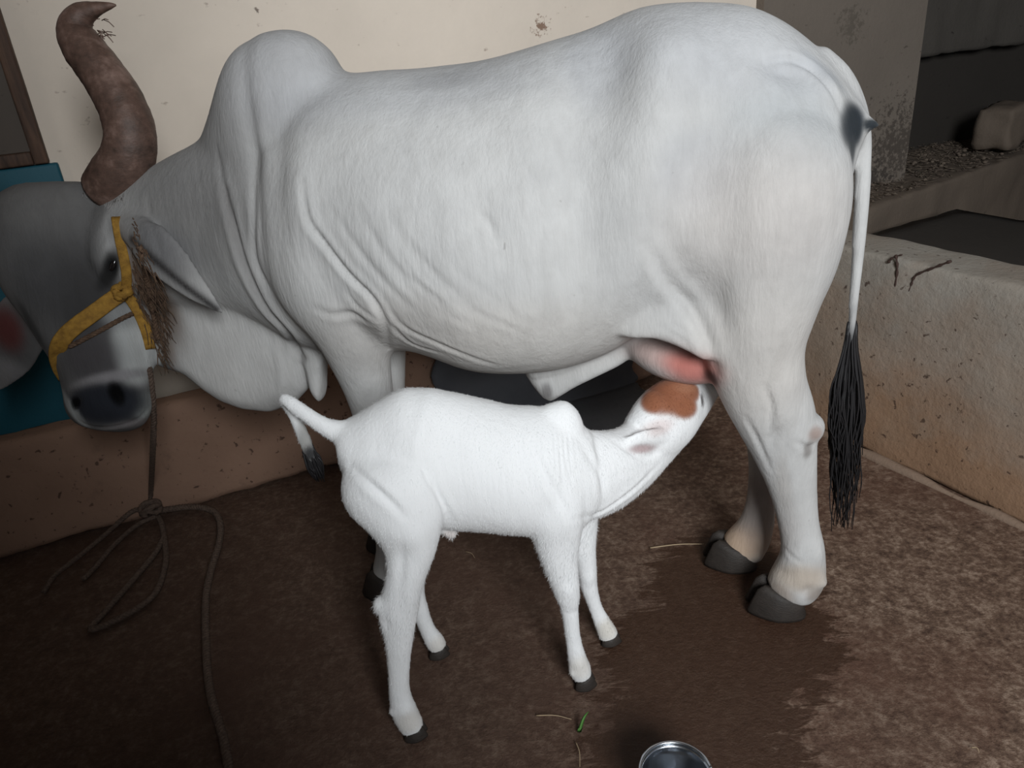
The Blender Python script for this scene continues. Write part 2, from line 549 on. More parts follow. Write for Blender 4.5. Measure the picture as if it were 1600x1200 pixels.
# ------------------------------------------------------------------ animal kit
class Body:
    """an animal in its own upright plane: pixels + lateral offset give places in space"""

    def __init__(s, O, axis):
        s.O = np.array([O[0], O[1], 0.0])
        s.a = unit([axis[0], axis[1], 0])
        l = np.array([-s.a[1], s.a[0], 0])
        s.l = l if l[1] < 0 else -l
        s.parts = []

    def cp(s, x, y, t=0.0):
        return at_plane(x, y, s.O + s.l * t, s.l)

    def S(s, p):
        return float(np.dot(p - s.O, s.a))

    def limb(s, rows, n=5, e=2.0, nr=22):
        """rows: (px, py, t, half width in px, half width sideways in m)"""
        R = spline(rows, n)
        P = np.array([s.cp(r[0], r[1], r[2]) for r in R])
        ra = [r[3] * depth(p) / FPX for r, p in zip(R, P)]
        s.parts.append(rings_mesh(tube_rings(P, ra, list(R[:, 4]), s.l, nr, e)))

    def tube_ref(s, rows, ref, n=5, e=2.0, nr=24):
        """rows: (px, py, t, half width in px across ref, half size along ref in m)"""
        R = spline(rows, n)
        P = np.array([s.cp(r[0], r[1], r[2]) for r in R])
        ra = [r[3] * depth(p) / FPX for r, p in zip(R, P)]
        s.parts.append(rings_mesh(tube_rings(P, ra, list(R[:, 4]), np.array(ref, float), nr, e)))

    def trunk(s, top, bot, width, n=60, t_bot=0.0, e_up=2.0, e_lo=2.2, zm=0.48, nr=40, tw=None):
        """top, bot: pixel outlines; width: (pixel x on the mid height, half width m, lateral centre)"""
        T = np.array([[s.S(p), p[2]] for p in (s.cp(x, y, 0) for x, y in spline(top, 4))])
        B = np.array([[s.S(p), p[2]] for p in (s.cp(x, y, t_bot) for x, y in spline(bot, 4))])
        T, B = T[np.argsort(T[:, 0])], B[np.argsort(B[:, 0])]
        Wd = np.array(width, float)
        Wd = Wd[np.argsort(Wd[:, 0])]
        s0, s1 = max(T[0, 0], B[0, 0]), min(T[-1, 0], B[-1, 0])
        R = []
        for q in np.linspace(s0, s1, n):
            zt, zb = np.interp(q, T[:, 0], T[:, 1]), np.interp(q, B[:, 0], B[:, 1])
            w = np.interp(q, Wd[:, 0], Wd[:, 1])
            tc = np.interp(q, Wd[:, 0], Wd[:, 2])
            z0 = zb + (zt - zb) * zm
            th = np.linspace(0, 2 * math.pi, nr, endpoint=False)
            c, sn = np.cos(th), np.sin(th)
            e = np.where(sn >= 0, e_up, e_lo)
            tt_ = np.sign(c) * np.abs(c) ** (2 / e) * w
            zz = np.where(sn >= 0, np.abs(sn) ** (2 / e) * (zt - z0), -np.abs(sn) ** (2 / e) * (z0 - zb))
            R.append(s.O + s.a * q + np.outer(tt_ + tc, s.l) + np.outer(z0 + zz, Z))
        s.parts.append(rings_mesh(R))

    def blob(s, x, y, t, rx, ry, rt, ang=0.0):
        """ellipsoid: radii rx, ry in px (turned by ang in the picture plane), rt in m sideways"""
        p = s.cp(x, y, t)
        k = depth(p) / FPX
        u = s.cp(x + 10 * math.cos(ang), y + 10 * math.sin(ang), t) - p
        u = unit(u)
        w = np.cross(u, s.l)
        s.parts.append(ellipsoid(p, [u, w, s.l], [rx * k, ry * k, rt]))

    def sheet(s, outline, t, th):
        """flat pixel outline turned into a rounded pad of half thickness th at offset t"""
        pts = np.array([s.cp(x, y, t) for x, y in outline])
        c = pts.mean(axis=0)
        R = []
        for f, o in ((0.0, -1), (0.75, -1), (0.95, -0.6), (1.0, 0), (0.95, 0.6), (0.75, 1), (0.0, 1)):
            R.append(c + (pts - c) * max(f, 0.02) + s.l * th * o)
        s.parts.append(rings_mesh(R))

    def build(s, voxel, smooth_it, lam=0.5):
        V, Fc = join(s.parts)
        me = mesh('tmp', V, Fc)
        bm = bmesh.new()
        bm.from_mesh(me)
        bmesh.ops.recalc_face_normals(bm, faces=bm.faces)
        bm.to_mesh(me)
        bm.free()
        o = bpy.data.objects.new('tmp', me)
        COL.objects.link(o)
        md = o.modifiers.new('r', 'REMESH')
        md.mode = 'VOXEL'
        md.voxel_size = voxel
        md.adaptivity = 0
        dg = bpy.context.evaluated_depsgraph_get()
        me2 = bpy.data.meshes.new_from_object(o.evaluated_get(dg))
        bpy.data.objects.remove(o)
        s.me = me2
        nv = len(me2.vertices)
        s.co = np.empty(nv * 3)
        me2.vertices.foreach_get('co', s.co)
        s.co = s.co.reshape(-1, 3)
        E_ = np.empty(len(me2.edges) * 2, int)
        me2.edges.foreach_get('vertices', E_)
        E_ = E_.reshape(-1, 2)
        s.E = E_
        s.deg = np.bincount(E_.ravel(), minlength=nv)
        s.smooth(smooth_it, lam)
        s.col = np.ones((nv, 3))
        s.refresh()

    def smooth(s, it, lam=0.5, wt=None):
        a, b = s.E[:, 0], s.E[:, 1]
        nv = len(s.co)
        for _ in range(it):
            acc = np.stack([np.bincount(a, s.co[b, k], nv) + np.bincount(b, s.co[a, k], nv) for k in range(3)], 1)
            d = (acc / s.deg[:, None] - s.co) * lam
            s.co = s.co + (d if wt is None else d * wt[:, None])

    def smooth_at(s, x, y, t, r, it):
        p = s.cp(x, y, t)
        k = depth(p) / FPX
        w = np.exp(-(np.linalg.norm(s.co - p, axis=1) / (r * k)) ** 2)
        s.smooth(it, 0.6, w)

    def refresh(s):
        s.me.vertices.foreach_set('co', s.co.ravel())
        s.me.update()
        s.no = np.empty(len(s.co) * 3)
        s.me.vertex_normals.foreach_get('vector', s.no)
        s.no = s.no.reshape(-1, 3)
        bm = bmesh.new()
        bm.from_mesh(s.me)
        s.bvh = BVHTree.FromBMesh(bm)
        bm.free()

    def hit(s, x, y):
        d = Vector(ray(x, y)).normalized()
        h = s.bvh.ray_cast(Vector(CP), d)
        if h[0] is None:
            h = s.bvh.find_nearest(Vector(s.cp(x, y, 0.1)))
        return np.array(h[0])

    def bump(s, x, y, r, amp, ry=None, ang=0.0):
        """push the skin out (amp > 0, metres) around a spot; r, ry in px"""
        p = s.hit(x, y)
        k = depth(p) / FPX
        ry = ry or r
        d = s.co - p
        u, v = CR * math.cos(ang) - CU * math.sin(ang), CR * math.sin(ang) + CU * math.cos(ang)
        q = (d @ u / (r * k)) ** 2 + (d @ v / (ry * k)) ** 2 + (d @ CF / (1.6 * max(r, ry) * k)) ** 2
        s.co = s.co + s.no * (amp * np.exp(-q))[:, None]

    def pline(s, pts):
        P = np.array([s.hit(x, y) for x, y in spline(pts, 4)])
        return P

    def seg_dist(s, P):
        best = np.full(len(s.co), 9.0)
        where = np.zeros(len(s.co))
        lo, hi = P.min(0) - 0.25, P.max(0) + 0.25
        ix = np.where(np.all((s.co > lo) & (s.co < hi), axis=1))[0]
        c = s.co[ix]
        bb = best[ix]
        ww = where[ix]
        for i in range(len(P) - 1):
            a, b = P[i], P[i + 1]
            ab = b - a
            t = np.clip((c - a) @ ab / max(ab @ ab, 1e-12), 0, 1)
            d = np.linalg.norm(c - a - t[:, None] * ab, axis=1)
            m_ = d < bb
            bb[m_] = d[m_]
            ww[m_] = (i + t[m_]) / (len(P) - 1)
        best[ix] = bb
        where[ix] = ww
        return best, where

    def crease(s, pts, w, amp, ridge=0.0, taper=True):
        """groove (amp < 0) or ridge (amp > 0) along a pixel path; w px; ridge: raised lips beside it"""
        P = s.pline(pts)
        k = depth(P[len(P) // 2]) / FPX
        d, wh = s.seg_dist(P)
        g = np.exp(-(d / (w * k)) ** 2)
        h = np.exp(-((d - 2.0 * w * k) / (1.2 * w * k)) ** 2)
        amp, ridge = amp * 0.7, ridge * 0.55
        tp = np.sin(np.clip(wh, 0.03, 0.97) * math.pi) ** 0.6 if taper else 1.0
        near = d < 9
        s.co[near] = s.co[near] + s.no[near] * ((amp * g + ridge * h) * tp)[near][:, None]

    def paint(s, x, y, r, col, strength=1.0, ry=None, ang=0.0, hard=2.0, front=True):
        p = s.hit(x, y)
        k = depth(p) / FPX
        ry = ry or r
        d = s.co - p
        u, v = CR * math.cos(ang) - CU * math.sin(ang), CR * math.sin(ang) + CU * math.cos(ang)
        q = np.sqrt((d @ u / (r * k)) ** 2 + (d @ v / (ry * k)) ** 2 + (d @ CF / (1.5 * max(r, ry) * k)) ** 2)
        w = strength * np.exp(-q ** (2 * hard) * 0.7)
        s.col = s.col * (1 - w[:, None]) + np.array(col) * w[:, None]

    def paint_line(s, pts, w, col, strength=1.0):
        P = s.pline(pts)
        k = depth(P[len(P) // 2]) / FPX
        d, _ = s.seg_dist(P)
        g = strength * np.exp(-(d / (w * k)) ** 2)
        s.col = s.col * (1 - g[:, None]) + np.array(col) * g[:, None]

    def finish(s, name, M, parent):
        s.refresh()
        at = s.me.color_attributes.new('coat', 'FLOAT_COLOR', 'POINT')
        at.data.foreach_set('color', np.hstack([s.col, np.ones((len(s.col), 1))]).ravel())
        s.me.name = name
        return new_obj(name, s.me, M, parent)


def coat_material(name, hair=0.25, lay=(1.0, 1.0, 0.2), mottle=0.2, rough=0.8):
    M = mat(name, (0.8, 0.8, 0.8), rough, spec=0.12)
    t = NT(M)
    at = t.n.new('ShaderNodeAttribute')
    at.attribute_name = 'coat'
    n1 = t.noise(5, 7, 0.65)
    n2 = t.noise(160, 4, 0.6, t.mapping(lay))
    n3 = t.noise(42, 5, 0.6, t.mapping(lay), 0.4)
    col = t.mix(t.ramp(n1, [(0.38, 0.0), (0.72, mottle)]), at.outputs['Color'], (0.46, 0.46, 0.475), 'MULTIPLY')
    col = t.mix(t.ramp(n3, [(0.4, 0.0), (0.75, mottle * 0.6)]), col, (0.55, 0.53, 0.51), 'MULTIPLY')
    sp = t.ramp(t.noise(26, 2, 0.5, dist=0.2), [(0.75, 0.0), (0.785, 0.35)])
    col = t.mix(sp, col, (0.35, 0.32, 0.30), 'MULTIPLY')
    h = t.math('ADD', t.math('MULTIPLY', n2, 0.45), t.math('MULTIPLY', n3, 0.8))
    t.out(col, None, t.bump(h, hair, 0.006))
    t.b.inputs['Sheen Weight'].default_value = 0.03
    t.b.inputs['Sheen Roughness'].default_value = 0.5
    return M


def hoof_mesh(B, x, y, t, length, width, height, dirv, split=True):
    """pair of claws; x, y pixel of the heel-to-toe centre on the ground, dirv: toe direction (world xy)"""
    p = B.cp(x, y, t)
    p[2] = 0.0
    f = unit([dirv[0], dirv[1], 0])
    sd = np.array([-f[1], f[0], 0])
    parts = []
    for sgn in (-1, 1):
        R = []
        for zf, sc, back in ((0.0, 1.0, 0.0), (0.12, 1.02, 0.0), (0.5, 0.90, -0.05), (0.85, 0.80, -0.11), (1.0, 0.6, -0.14)):
            ring = []
            for th in np.linspace(0, 2 * math.pi, 20, endpoint=False):
                a, b = math.cos(th), math.sin(th)
                a = a * (1.0 if a < 0 else 1.0)
                taper = 1 - 0.45 * max(a, 0) ** 1.5
                fx = (a * sc + back) * length / 2
                sx_ = b * taper * sc * width * 0.26 + sgn * width * 0.25 * (1 - 0.25 * max(a, 0))
                zz = zf * height * (1 + 0.22 * a)
                ring.append(p + f * fx + sd * sx_ + Z * (zz + 0.001))
            R.append(np.array(ring))
        parts.append(rings_mesh(R))
    return join(parts)


M_hoof = mat('dark_horn_hoof', (0.045, 0.038, 0.034), 0.6)
_t = NT(M_hoof)
_t.out(_t.mix(_t.noise(40, 5), (0.012, 0.010, 0.009), (0.042, 0.033, 0.027)), None, _t.bump(_t.noise(90, 4, 0.6, _t.mapping((1, 1, 5))), 0.4, 0.004))

# ------------------------------------------------------------------ the cow
WHITE = (0.54, 0.54, 0.532)
_rn, _rf = at_z(1215, 945), at_z(1140, 880)
_fn = at_z(598, 915)
cow_o = (_rn + _rf) / 2
_l = unit(_rf - _rn)
cow_a = unit((_fn + (_rf - _rn) / 2) - cow_o)
C = Body(cow_o, cow_a)


def sx(x, y):
    return C.S(C.cp(x, y, 0))


top = [(1345, 175), (1338, 150), (1318, 122), (1280, 76), (1240, 42), (1200, 19), (1160, 6), (1100, 2), (1040, 4), (990, 12), (940, 29), (890, 50), (830, 72), (760, 92), (700, 101),
       (640, 107), (580, 110), (520, 118), (450, 140), (390, 170), (340, 200), (300, 224), (260, 247), (225, 268), (190, 290), (150, 310)]
bot = [(1345, 260), (1320, 330), (1280, 430), (1220, 500), (1150, 535), (1090, 545), (1040, 528), (1000, 530), (960, 555), (910, 574), (860, 584), (800, 586), (740, 580), (690, 562), (650, 552), (600, 556), (550, 560),
       (500, 560), (450, 545), (400, 520), (340, 500), (290, 495), (240, 490), (190, 480), (150, 470)]
wid = [(sx(1345, 200), 0.035, 0), (sx(1325, 230), 0.10, 0), (sx(1290, 250), 0.165, 0), (sx(1230, 250), 0.205, 0), (sx(1150, 250), 0.235, 0), (sx(1050, 250), 0.25, 0),
       (sx(950, 250), 0.265, 0), (sx(850, 280), 0.295, 0), (sx(750, 300), 0.305, 0), (sx(650, 300), 0.285, 0), (sx(560, 300), 0.245, 0), (sx(480, 320), 0.205, 0), (sx(420, 330), 0.165, 0),
       (sx(360, 350), 0.135, 0.0), (sx(300, 370), 0.125, 0.01), (sx(240, 380), 0.12, 0.015), (sx(190, 380), 0.11, 0.02), (sx(150, 380), 0.09, 0.02)]
C.trunk(top, bot, wid, n=70, t_bot=0.09, e_up=1.9, e_lo=2.3, zm=0.47)
# hump
C.trunk([(560, 115), (535, 99), (505, 71), (480, 53), (450, 45), (420, 48), (390, 61), (365, 86), (350, 125), (337, 168), (322, 205), (305, 240)],
        [(560, 330), (500, 360), (450, 380), (400, 380), (350, 360), (305, 330)],
        [(sx(560, 200), 0.03, 0), (sx(530, 200), 0.10, 0), (sx(480, 200), 0.135, 0), (sx(440, 200), 0.14, 0), (sx(390, 200), 0.12, 0), (sx(350, 230), 0.09, 0), (sx(310, 280), 0.05, 0)], n=30, e_up=2.3, zm=0.45)
# dewlap
C.sheet([(215, 420), (228, 500), (243, 560), (262, 572), (290, 578), (320, 604), (350, 624), (385, 637), (430, 642), (465, 628), (488, 604), (497, 560), (500, 500), (490, 420), (400, 380), (300, 380)], 0.035, 0.05)
C.sheet([(470, 480), (478, 560), (488, 610), (500, 630), (508, 622), (508, 580), (520, 520), (520, 470)], 0.06, 0.035)
# shoulders and fore legs
C.limb([(455, 235, 0.10, 60, 0.06), (468, 330, 0.135, 92, 0.075), (510, 430, 0.16, 92, 0.085), (545, 500, 0.155, 68, 0.085), (562, 558, 0.14, 49, 0.07), (577, 612, 0.125, 38, 0.058),
        (588, 665, 0.115, 33, 0.05), (594, 720, 0.11, 31, 0.045), (597, 790, 0.105, 23, 0.032), (608, 845, 0.1, 22, 0.032), (610, 878, 0.1, 26, 0.042), (606, 897, 0.1, 26, 0.045)])
C.limb([(470, 300, -0.10, 70, 0.07), (540, 450, -0.13, 80, 0.08), (585, 520, -0.12, 55, 0.07), (606, 570, -0.10, 28, 0.055), (608, 640, -0.10, 25, 0.045), (612, 720, -0.1, 24, 0.04),
        (616, 800, -0.1, 19, 0.03), (614, 845, -0.1, 24, 0.04), (608, 858, -0.1, 25, 0.04)])
# hind legs
C.limb([(1200, 165, 0.05, 60, 0.05), (1195, 225, 0.12, 118, 0.095), (1192, 310, 0.135, 132, 0.115), (1190, 400, 0.14, 117, 0.11), (1182, 475, 0.14, 94, 0.1), (1177, 540, 0.135, 79, 0.088),
        (1190, 600, 0.125, 68, 0.075), (1211, 652, 0.115, 62, 0.062), (1226, 705, 0.105, 50, 0.05), (1238, 760, 0.1, 38, 0.042), (1247, 815, 0.095, 32, 0.038), (1254, 862, 0.092, 34, 0.045),
        (1246, 902, 0.09, 42, 0.055), (1230, 925, 0.09, 38, 0.05)])
C.blob(1260, 668, 0.105, 25, 30, 0.04, 1.2)
C.limb([(1190, 300, -0.12, 120, 0.1), (1185, 470, -0.13, 85, 0.09), (1190, 580, -0.11, 62, 0.07), (1202, 660, -0.095, 44, 0.05), (1196, 720, -0.09, 27, 0.04), (1190, 775, -0.09, 23, 0.036),
        (1183, 815, -0.09, 27, 0.04), (1168, 845, -0.09, 34, 0.05), (1152, 860, -0.09, 32, 0.05)])
# flank web in front of the thigh
C.sheet([(960, 520), (985, 527), (1015, 524), (1050, 536), (1085, 553), (1108, 566), (1140, 560), (1180, 480), (1120, 420), (1000, 440)], 0.185, 0.028)
# udder and teats, belly flap
C.blob(1062, 545, 0.02, 90, 46, 0.12, 0.22)
C.limb([(1075, 570, 0.03, 20, 0.025), (1080, 590, 0.03, 14, 0.02), (1083, 606, 0.03, 10, 0.014)])
C.limb([(1040, 565, 0.05, 16, 0.022), (1044, 582, 0.05, 12, 0.018), (1046, 594, 0.05, 8, 0.012)])
C.sheet([(812, 570), (830, 600), (848, 622), (860, 627), (874, 618), (900, 602), (935, 585), (975, 566), (1000, 545), (1000, 510), (900, 530), (830, 540)], 0.03, 0.034)
# tail root and tail
C.limb([(1270, 90, 0, 26, 0.035), (1310, 125, 0.0, 24, 0.032), (1338, 168, 0.0, 17, 0.026), (1349, 220, 0.005, 14, 0.02), (1347, 300, 0.01, 13.5, 0.019), (1342, 380, 0.01, 12, 0.017), (1335, 460, 0.01, 9.5, 0.014), (1330, 520, 0.01, 8, 0.012), (1328, 548, 0.01, 6, 0.01)], nr=16)
# skin under the tail
C.limb([(1322, 160, 0.03, 14, 0.03), (1334, 185, 0.045, 20, 0.035), (1336, 215, 0.04, 14, 0.03), (1328, 245, 0.03, 7, 0.02)])
C.limb([(1334, 192, 0.045, 20, 0.03), (1352, 193, 0.055, 15, 0.02), (1366, 194, 0.06, 9, 0.013), (1380, 196, 0.062, 4, 0.008)], nr=12)
# head
RX = CR


def head_tube(rows, n=6, e=2.3):
    """rows: px, py, t, half width px (picture-wise), half depth m"""
    R = spline(rows, n)
    P = np.array([C.cp(r[0], r[1], r[2]) for r in R])
    rb = [r[3] * depth(p) / FPX for r, p in zip(R, P)]
    C.parts.append(rings_mesh(tube_rings(P, list(R[:, 4]), rb, CR + 0.18 * CF, 28, e)))


head_tube([(88, 288, 0.03, 60, 0.05), (90, 308, 0.04, 84, 0.08), (92, 350, 0.055, 95, 0.105), (97, 410, 0.075, 93, 0.12), (122, 468, 0.1, 80, 0.115), (147, 520, 0.125, 74, 0.105), (162, 570, 0.145, 64, 0.092),
           (168, 605, 0.16, 62, 0.085), (171, 635, 0.165, 62, 0.075), (172, 655, 0.165, 52, 0.055), (172, 664, 0.165, 30, 0.03)])
# jaw and cheek
C.tube_ref([(195, 420, 0.03, 30, 0.07), (212, 480, 0.06, 32, 0.065), (216, 530, 0.09, 26, 0.05), (214, 580, 0.115, 24, 0.04), (206, 625, 0.14, 22, 0.035)], CF, n=4)


def ear(rows, tilt, nr=18):
    R = spline(rows, 5)
    P = np.array([C.cp(r[0], r[1], r[2]) for r in R])
    ra = [r[3] * depth(p) / FPX for r, p in zip(R, P)]
    C.parts.append(rings_mesh(tube_rings(P, ra, list(R[:, 4]), np.array(tilt, float), nr)))


ear([(185, 345, 0.09, 14, 0.02), (205, 358, 0.13, 24, 0.02), (235, 382, 0.175, 39, 0.014), (268, 413, 0.195, 37, 0.012), (300, 446, 0.20, 27, 0.011), (328, 471, 0.20, 15, 0.010), (350, 490, 0.20, 5, 0.008)], (-0.35, -0.8, 0.45))
ear([(30, 435, 0.03, 12, 0.02), (38, 465, 0.05, 30, 0.014), (30, 510, 0.06, 46, 0.012), (12, 555, 0.065, 42, 0.011), (-5, 590, 0.07, 26, 0.010), (-16, 612, 0.07, 8, 0.008)], (0.3, -0.95, 0.1))
C.build(0.0065, 14)
C.smooth_at(545, 112, 0.0, 40, 60)
C.smooth_at(545, 130, 0.06, 45, 40)
C.smooth_at(310, 225, 0.0, 30, 40)
C.refresh()

# ---- modelling of the hide
b = C.bump
b(1290, 140, 30, 0.012)                # pin bone
b(1225, 108, 60, -0.012, 22, 0.35)     # hollow under the tail root
b(1050, 80, 55, 0.020)
b(1010, 170, 40, 0.008, 90)                 # hook bone
b(945, 110, 55, -0.030, 120)           # flank hollow before the hip
b(905, 270, 40, -0.018, 150, -0.1)
b(1095, 265, 45, -0.019, 100, 0.5)
b(1010, 330, 70, 0.010, 120)
b(1180, 300, 110, 0.012)
b(1100, 470, 30, -0.02, 60, -0.5)
b(1060, 430, 24, -0.014, 70, -0.55)
b(760, 350, 26, -0.007, 60, -0.5)
b(470, 330, 34, 0.018, 120, 0.05)
b(530, 470, 45, 0.012, 50)
b(585, 490, 22, 0.014, 30)
b(395, 250, 14, -0.014, 150, -0.05)
b(700, 480, 120, 0.012, 70)
b(430, 200, 26, -0.006, 90)
b(1225, 655, 16, 0.006, 26)
b(1212, 680, 9, -0.006, 22, 0.3)
b(1277, 678, 11, 0.008)
b(1284, 910, 9, 0.012)
b(1262, 925, 9, -0.008)
b(1225, 895, 14, -0.004, 8)
b(1185, 872, 8, 0.008)
b(1235, 610, 20, 0.005, 34)
b(1200, 640, 12, -0.006, 40, -0.3)
b(1278, 868, 12, 0.006, 20)
C.co = C.co
C.refresh()
k = C.crease
k([(352, 300), (366, 360), (385, 420), (415, 480), (450, 520), (475, 560)], 7, -0.026, 0.010)
k([(400, 230), (396, 320), (398, 400), (420, 450)], 5, -0.010, 0.003)
k([(338, 230), (350, 300), (358, 350)], 5, -0.008, 0.002)
k([(472, 280), (480, 340), (510, 385), (545, 430), (580, 465), (600, 500), (607, 545)], 5, -0.015, 0.006)
k([(520, 330), (560, 390), (600, 440), (640, 480)], 6, -0.004, 0.002)
k([(560, 330), (600, 395), (640, 440), (690, 480)], 7, -0.0035, 0.0018)
k([(600, 320), (640, 390), (700, 450), (750, 480)], 8, -0.003, 0.0012)
k([(600, 470), (630, 510), (680, 535), (740, 560), (780, 572)], 5, -0.006, 0.003)
k([(605, 500), (640, 535), (690, 552)], 4, -0.006, 0.003)
k([(490, 482), (520, 492), (550, 490), (575, 505)], 5, -0.008, 0.004)
k([(540, 455), (560, 480), (590, 500)], 4, -0.005, 0.003)
for i in range(6):
    k([(570 + 5 * i, 520 + 11 * i), (588 + 3 * i, 545 + 8 * i), (606, 560 + 5 * i)], 2.5, -0.003, 0.001)
k([(1010, 380), (1045, 440), (1080, 480), (1105, 530), (1118, 580)], 9, -0.016, 0.006)
k([(1045, 505), (1075, 520), (1100, 545)], 3, -0.004, 0.002)
k([(1030, 510), (1060, 527), (1090, 548)], 3, -0.004, 0.002)
k([(1195, 100), (1230, 92), (1270, 108), (1300, 140), (1316, 180)], 6, -0.012, 0.004)
k([(745, 330), (765, 350), (775, 375)], 6, -0.006, 0.002)
k([(740, 582), (800, 588), (860, 584), (905, 572)], 4, 0.006)
k([(1165, 650), (1185, 690), (1205, 735)], 4, -0.007, 0.004)
k([(1195, 600), (1206, 640), (1203, 672)], 4, -0.007, 0.005)
k([(1245, 690), (1262, 700), (1272, 694)], 4, -0.01, 0.003)
k([(1225, 855), (1240, 872), (1255, 880)], 3, -0.004, 0.002)
k([(430, 545), (440, 590), (436, 630)], 7, 0.006)
k([(230, 300), (236, 340), (250, 400)], 5, -0.003, 0.002)
rw = random.Random(21)
U_ = rw.uniform
for i in range(12):
    x = 238 + 10 * i + U_(-4, 4)
    k([(x, 275 - 5 * i + U_(-10, 20)), (x + 8 + U_(-3, 3), 320 + U_(-10, 10)), (x + 20 + U_(-5, 8), 395 + U_(-40, 40))], U_(2.2, 3.2), -U_(0.0006, 0.0018), 0.0007)
for i in range(13):
    x = 405 + 7 * i + U_(-3, 3)
    k([(x, 290 + U_(-50, 40)), (x - 4 + U_(-3, 3), 380), (x + 10 + i * 2, 450 + U_(-20, 40))], U_(2, 3), -U_(0.0005, 0.0016), 0.0006)
for i in range(16):
    a_, c_ = U_(0, 130), U_(-50, 60)
    k([(590 + a_ * 1.1, 400 + c_ + a_ * 0.3), (625 + a_ * 1.2, 445 + c_ * 0.8 + a_ * 0.3), (680 + a_ * 1.3 + U_(-10, 20), 485 + c_ * 0.6 + a_ * 0.28)], U_(3, 6), -U_(0.0006, 0.0022), 0.0009)
# face: brow, nose ridge, nostrils, mouth
b(60, 385, 26, -0.006, 40)
b(150, 395, 14, 0.008, 30)
b(177, 414, 8, -0.008, 20, 0.4)
b(168, 385, 8, 0.006, 16, 0.5)
b(184, 615, 9, -0.015, 20, -0.12)
b(119, 630, 7, -0.013, 12, 0.3)
b(172, 612, 6, 0.006, 16, -0.2)
b(196, 605, 6, 0.005, 16, -0.3)
b(165, 435, 12, 0.008, 40, -0.5)
b(95, 420, 20, -0.006, 60, -0.35)
b(165, 600, 40, 0.004, 12)
k([(112, 640), (130, 662), (170, 668), (215, 655), (234, 634)], 3, -0.006, 0.003)
C.smooth(1, 0.5)
C.refresh()
# ---- coat colours, with some shading painted in
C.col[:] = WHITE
GREY, DGREY = (0.33, 0.33, 0.34), (0.085, 0.085, 0.09)
pt = C.paint
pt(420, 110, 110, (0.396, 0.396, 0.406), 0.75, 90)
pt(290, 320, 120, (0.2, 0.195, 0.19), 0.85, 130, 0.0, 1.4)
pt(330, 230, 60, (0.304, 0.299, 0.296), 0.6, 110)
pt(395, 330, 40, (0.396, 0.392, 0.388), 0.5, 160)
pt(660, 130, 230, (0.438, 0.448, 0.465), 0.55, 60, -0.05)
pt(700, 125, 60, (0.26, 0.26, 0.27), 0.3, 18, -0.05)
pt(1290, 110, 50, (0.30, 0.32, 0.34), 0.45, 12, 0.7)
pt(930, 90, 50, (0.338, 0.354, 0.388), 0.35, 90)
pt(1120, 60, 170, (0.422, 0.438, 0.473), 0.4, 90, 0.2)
pt(1090, 270, 60, (0.388, 0.406, 0.438), 0.4, 60)  # shading of the hip hollow, painted as a grey tint
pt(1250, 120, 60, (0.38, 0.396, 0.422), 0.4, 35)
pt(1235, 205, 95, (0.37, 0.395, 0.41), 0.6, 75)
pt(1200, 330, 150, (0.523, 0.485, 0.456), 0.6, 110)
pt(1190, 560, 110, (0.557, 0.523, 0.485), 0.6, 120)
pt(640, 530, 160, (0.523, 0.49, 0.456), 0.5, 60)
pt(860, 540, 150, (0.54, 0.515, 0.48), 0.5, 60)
pt(350, 565, 120, (0.66, 0.655, 0.64), 0.85, 75)
# head
ha = np.array([C.cp(*q) for q in ((92, 330, 0.055), (97, 410, 0.075), (135, 495, 0.11), (165, 590, 0.15), (172, 650, 0.165))])
hd, _ = C.seg_dist(ha)
wh = 1 / (1 + np.exp((hd - 0.165) * 90))
C.col = C.col * (1 - 0.95 * wh[:, None]) + np.array((0.105, 0.103, 0.104)) * 0.97 * wh[:, None]
pt(60, 320, 90, (0.20, 0.196, 0.19), 0.7, 40)
pt(95, 370, 60, (0.15, 0.148, 0.147), 0.5, 50)
pt(130, 458, 46, (0.035, 0.034, 0.035), 0.75, 70)
pt(60, 440, 40, (0.07, 0.07, 0.072), 0.7, 60)
pt(175, 360, 16, (0.42, 0.42, 0.42), 0.7, 40)
pt(212, 550, 22, (0.62, 0.64, 0.63), 0.98, 52, -0.1, 3)
pt(190, 492, 24, (0.34, 0.35, 0.35), 0.85, 20)
pt(142, 560, 40, (0.075, 0.07, 0.074), 0.9, 40)
pt(228, 634, 16, (0.60, 0.64, 0.62), 0.97, 20)
pt(172, 590, 56, (0.30, 0.29, 0.30), 0.85, 9, -0.25)
pt(163, 632, 58, (0.026, 0.029, 0.038), 1.0, 33, -0.1, 4)
pt(112, 640, 8, (0.42, 0.44, 0.44), 0.9, 34, -0.45)
pt(205, 662, 45, (0.28, 0.26, 0.26), 0.6, 5, -0.2)
pt(184, 615, 9, (0.002, 0.002, 0.0025), 1.0, 20, -0.12, 3)
pt(119, 630, 7, (0.002, 0.002, 0.0025), 1.0, 12, 0.3, 3)
pt(176, 416, 12, (0.010, 0.010, 0.010), 1.0, 27, 0.45, 2.5)
pt(164, 438, 9, (0.02, 0.02, 0.02), 0.8, 18, 0.6)
pt(176, 352, 12, (0.36, 0.36, 0.36), 0.7, 36, 0.1)
# ears
pt(245, 385, 55, (0.20, 0.20, 0.205), 0.9, 32, 0.75)
C.paint_line([(205, 374), (240, 405), (288, 446), (338, 483)], 8, (0.03, 0.027, 0.027), 0.95)  # shade painted along the lower edge of the near ear
pt(15, 530, 60, (0.10, 0.098, 0.10), 0.95, 90, 0.3)
pt(10, 515, 22, (0.13, 0.035, 0.032), 0.9, 36, 0.2)
pt(50, 510, 9, (0.03, 0.03, 0.03), 0.7, 40, -0.4)
pt(10, 585, 34, (0.27, 0.265, 0.27), 0.85, 26, 0.5)
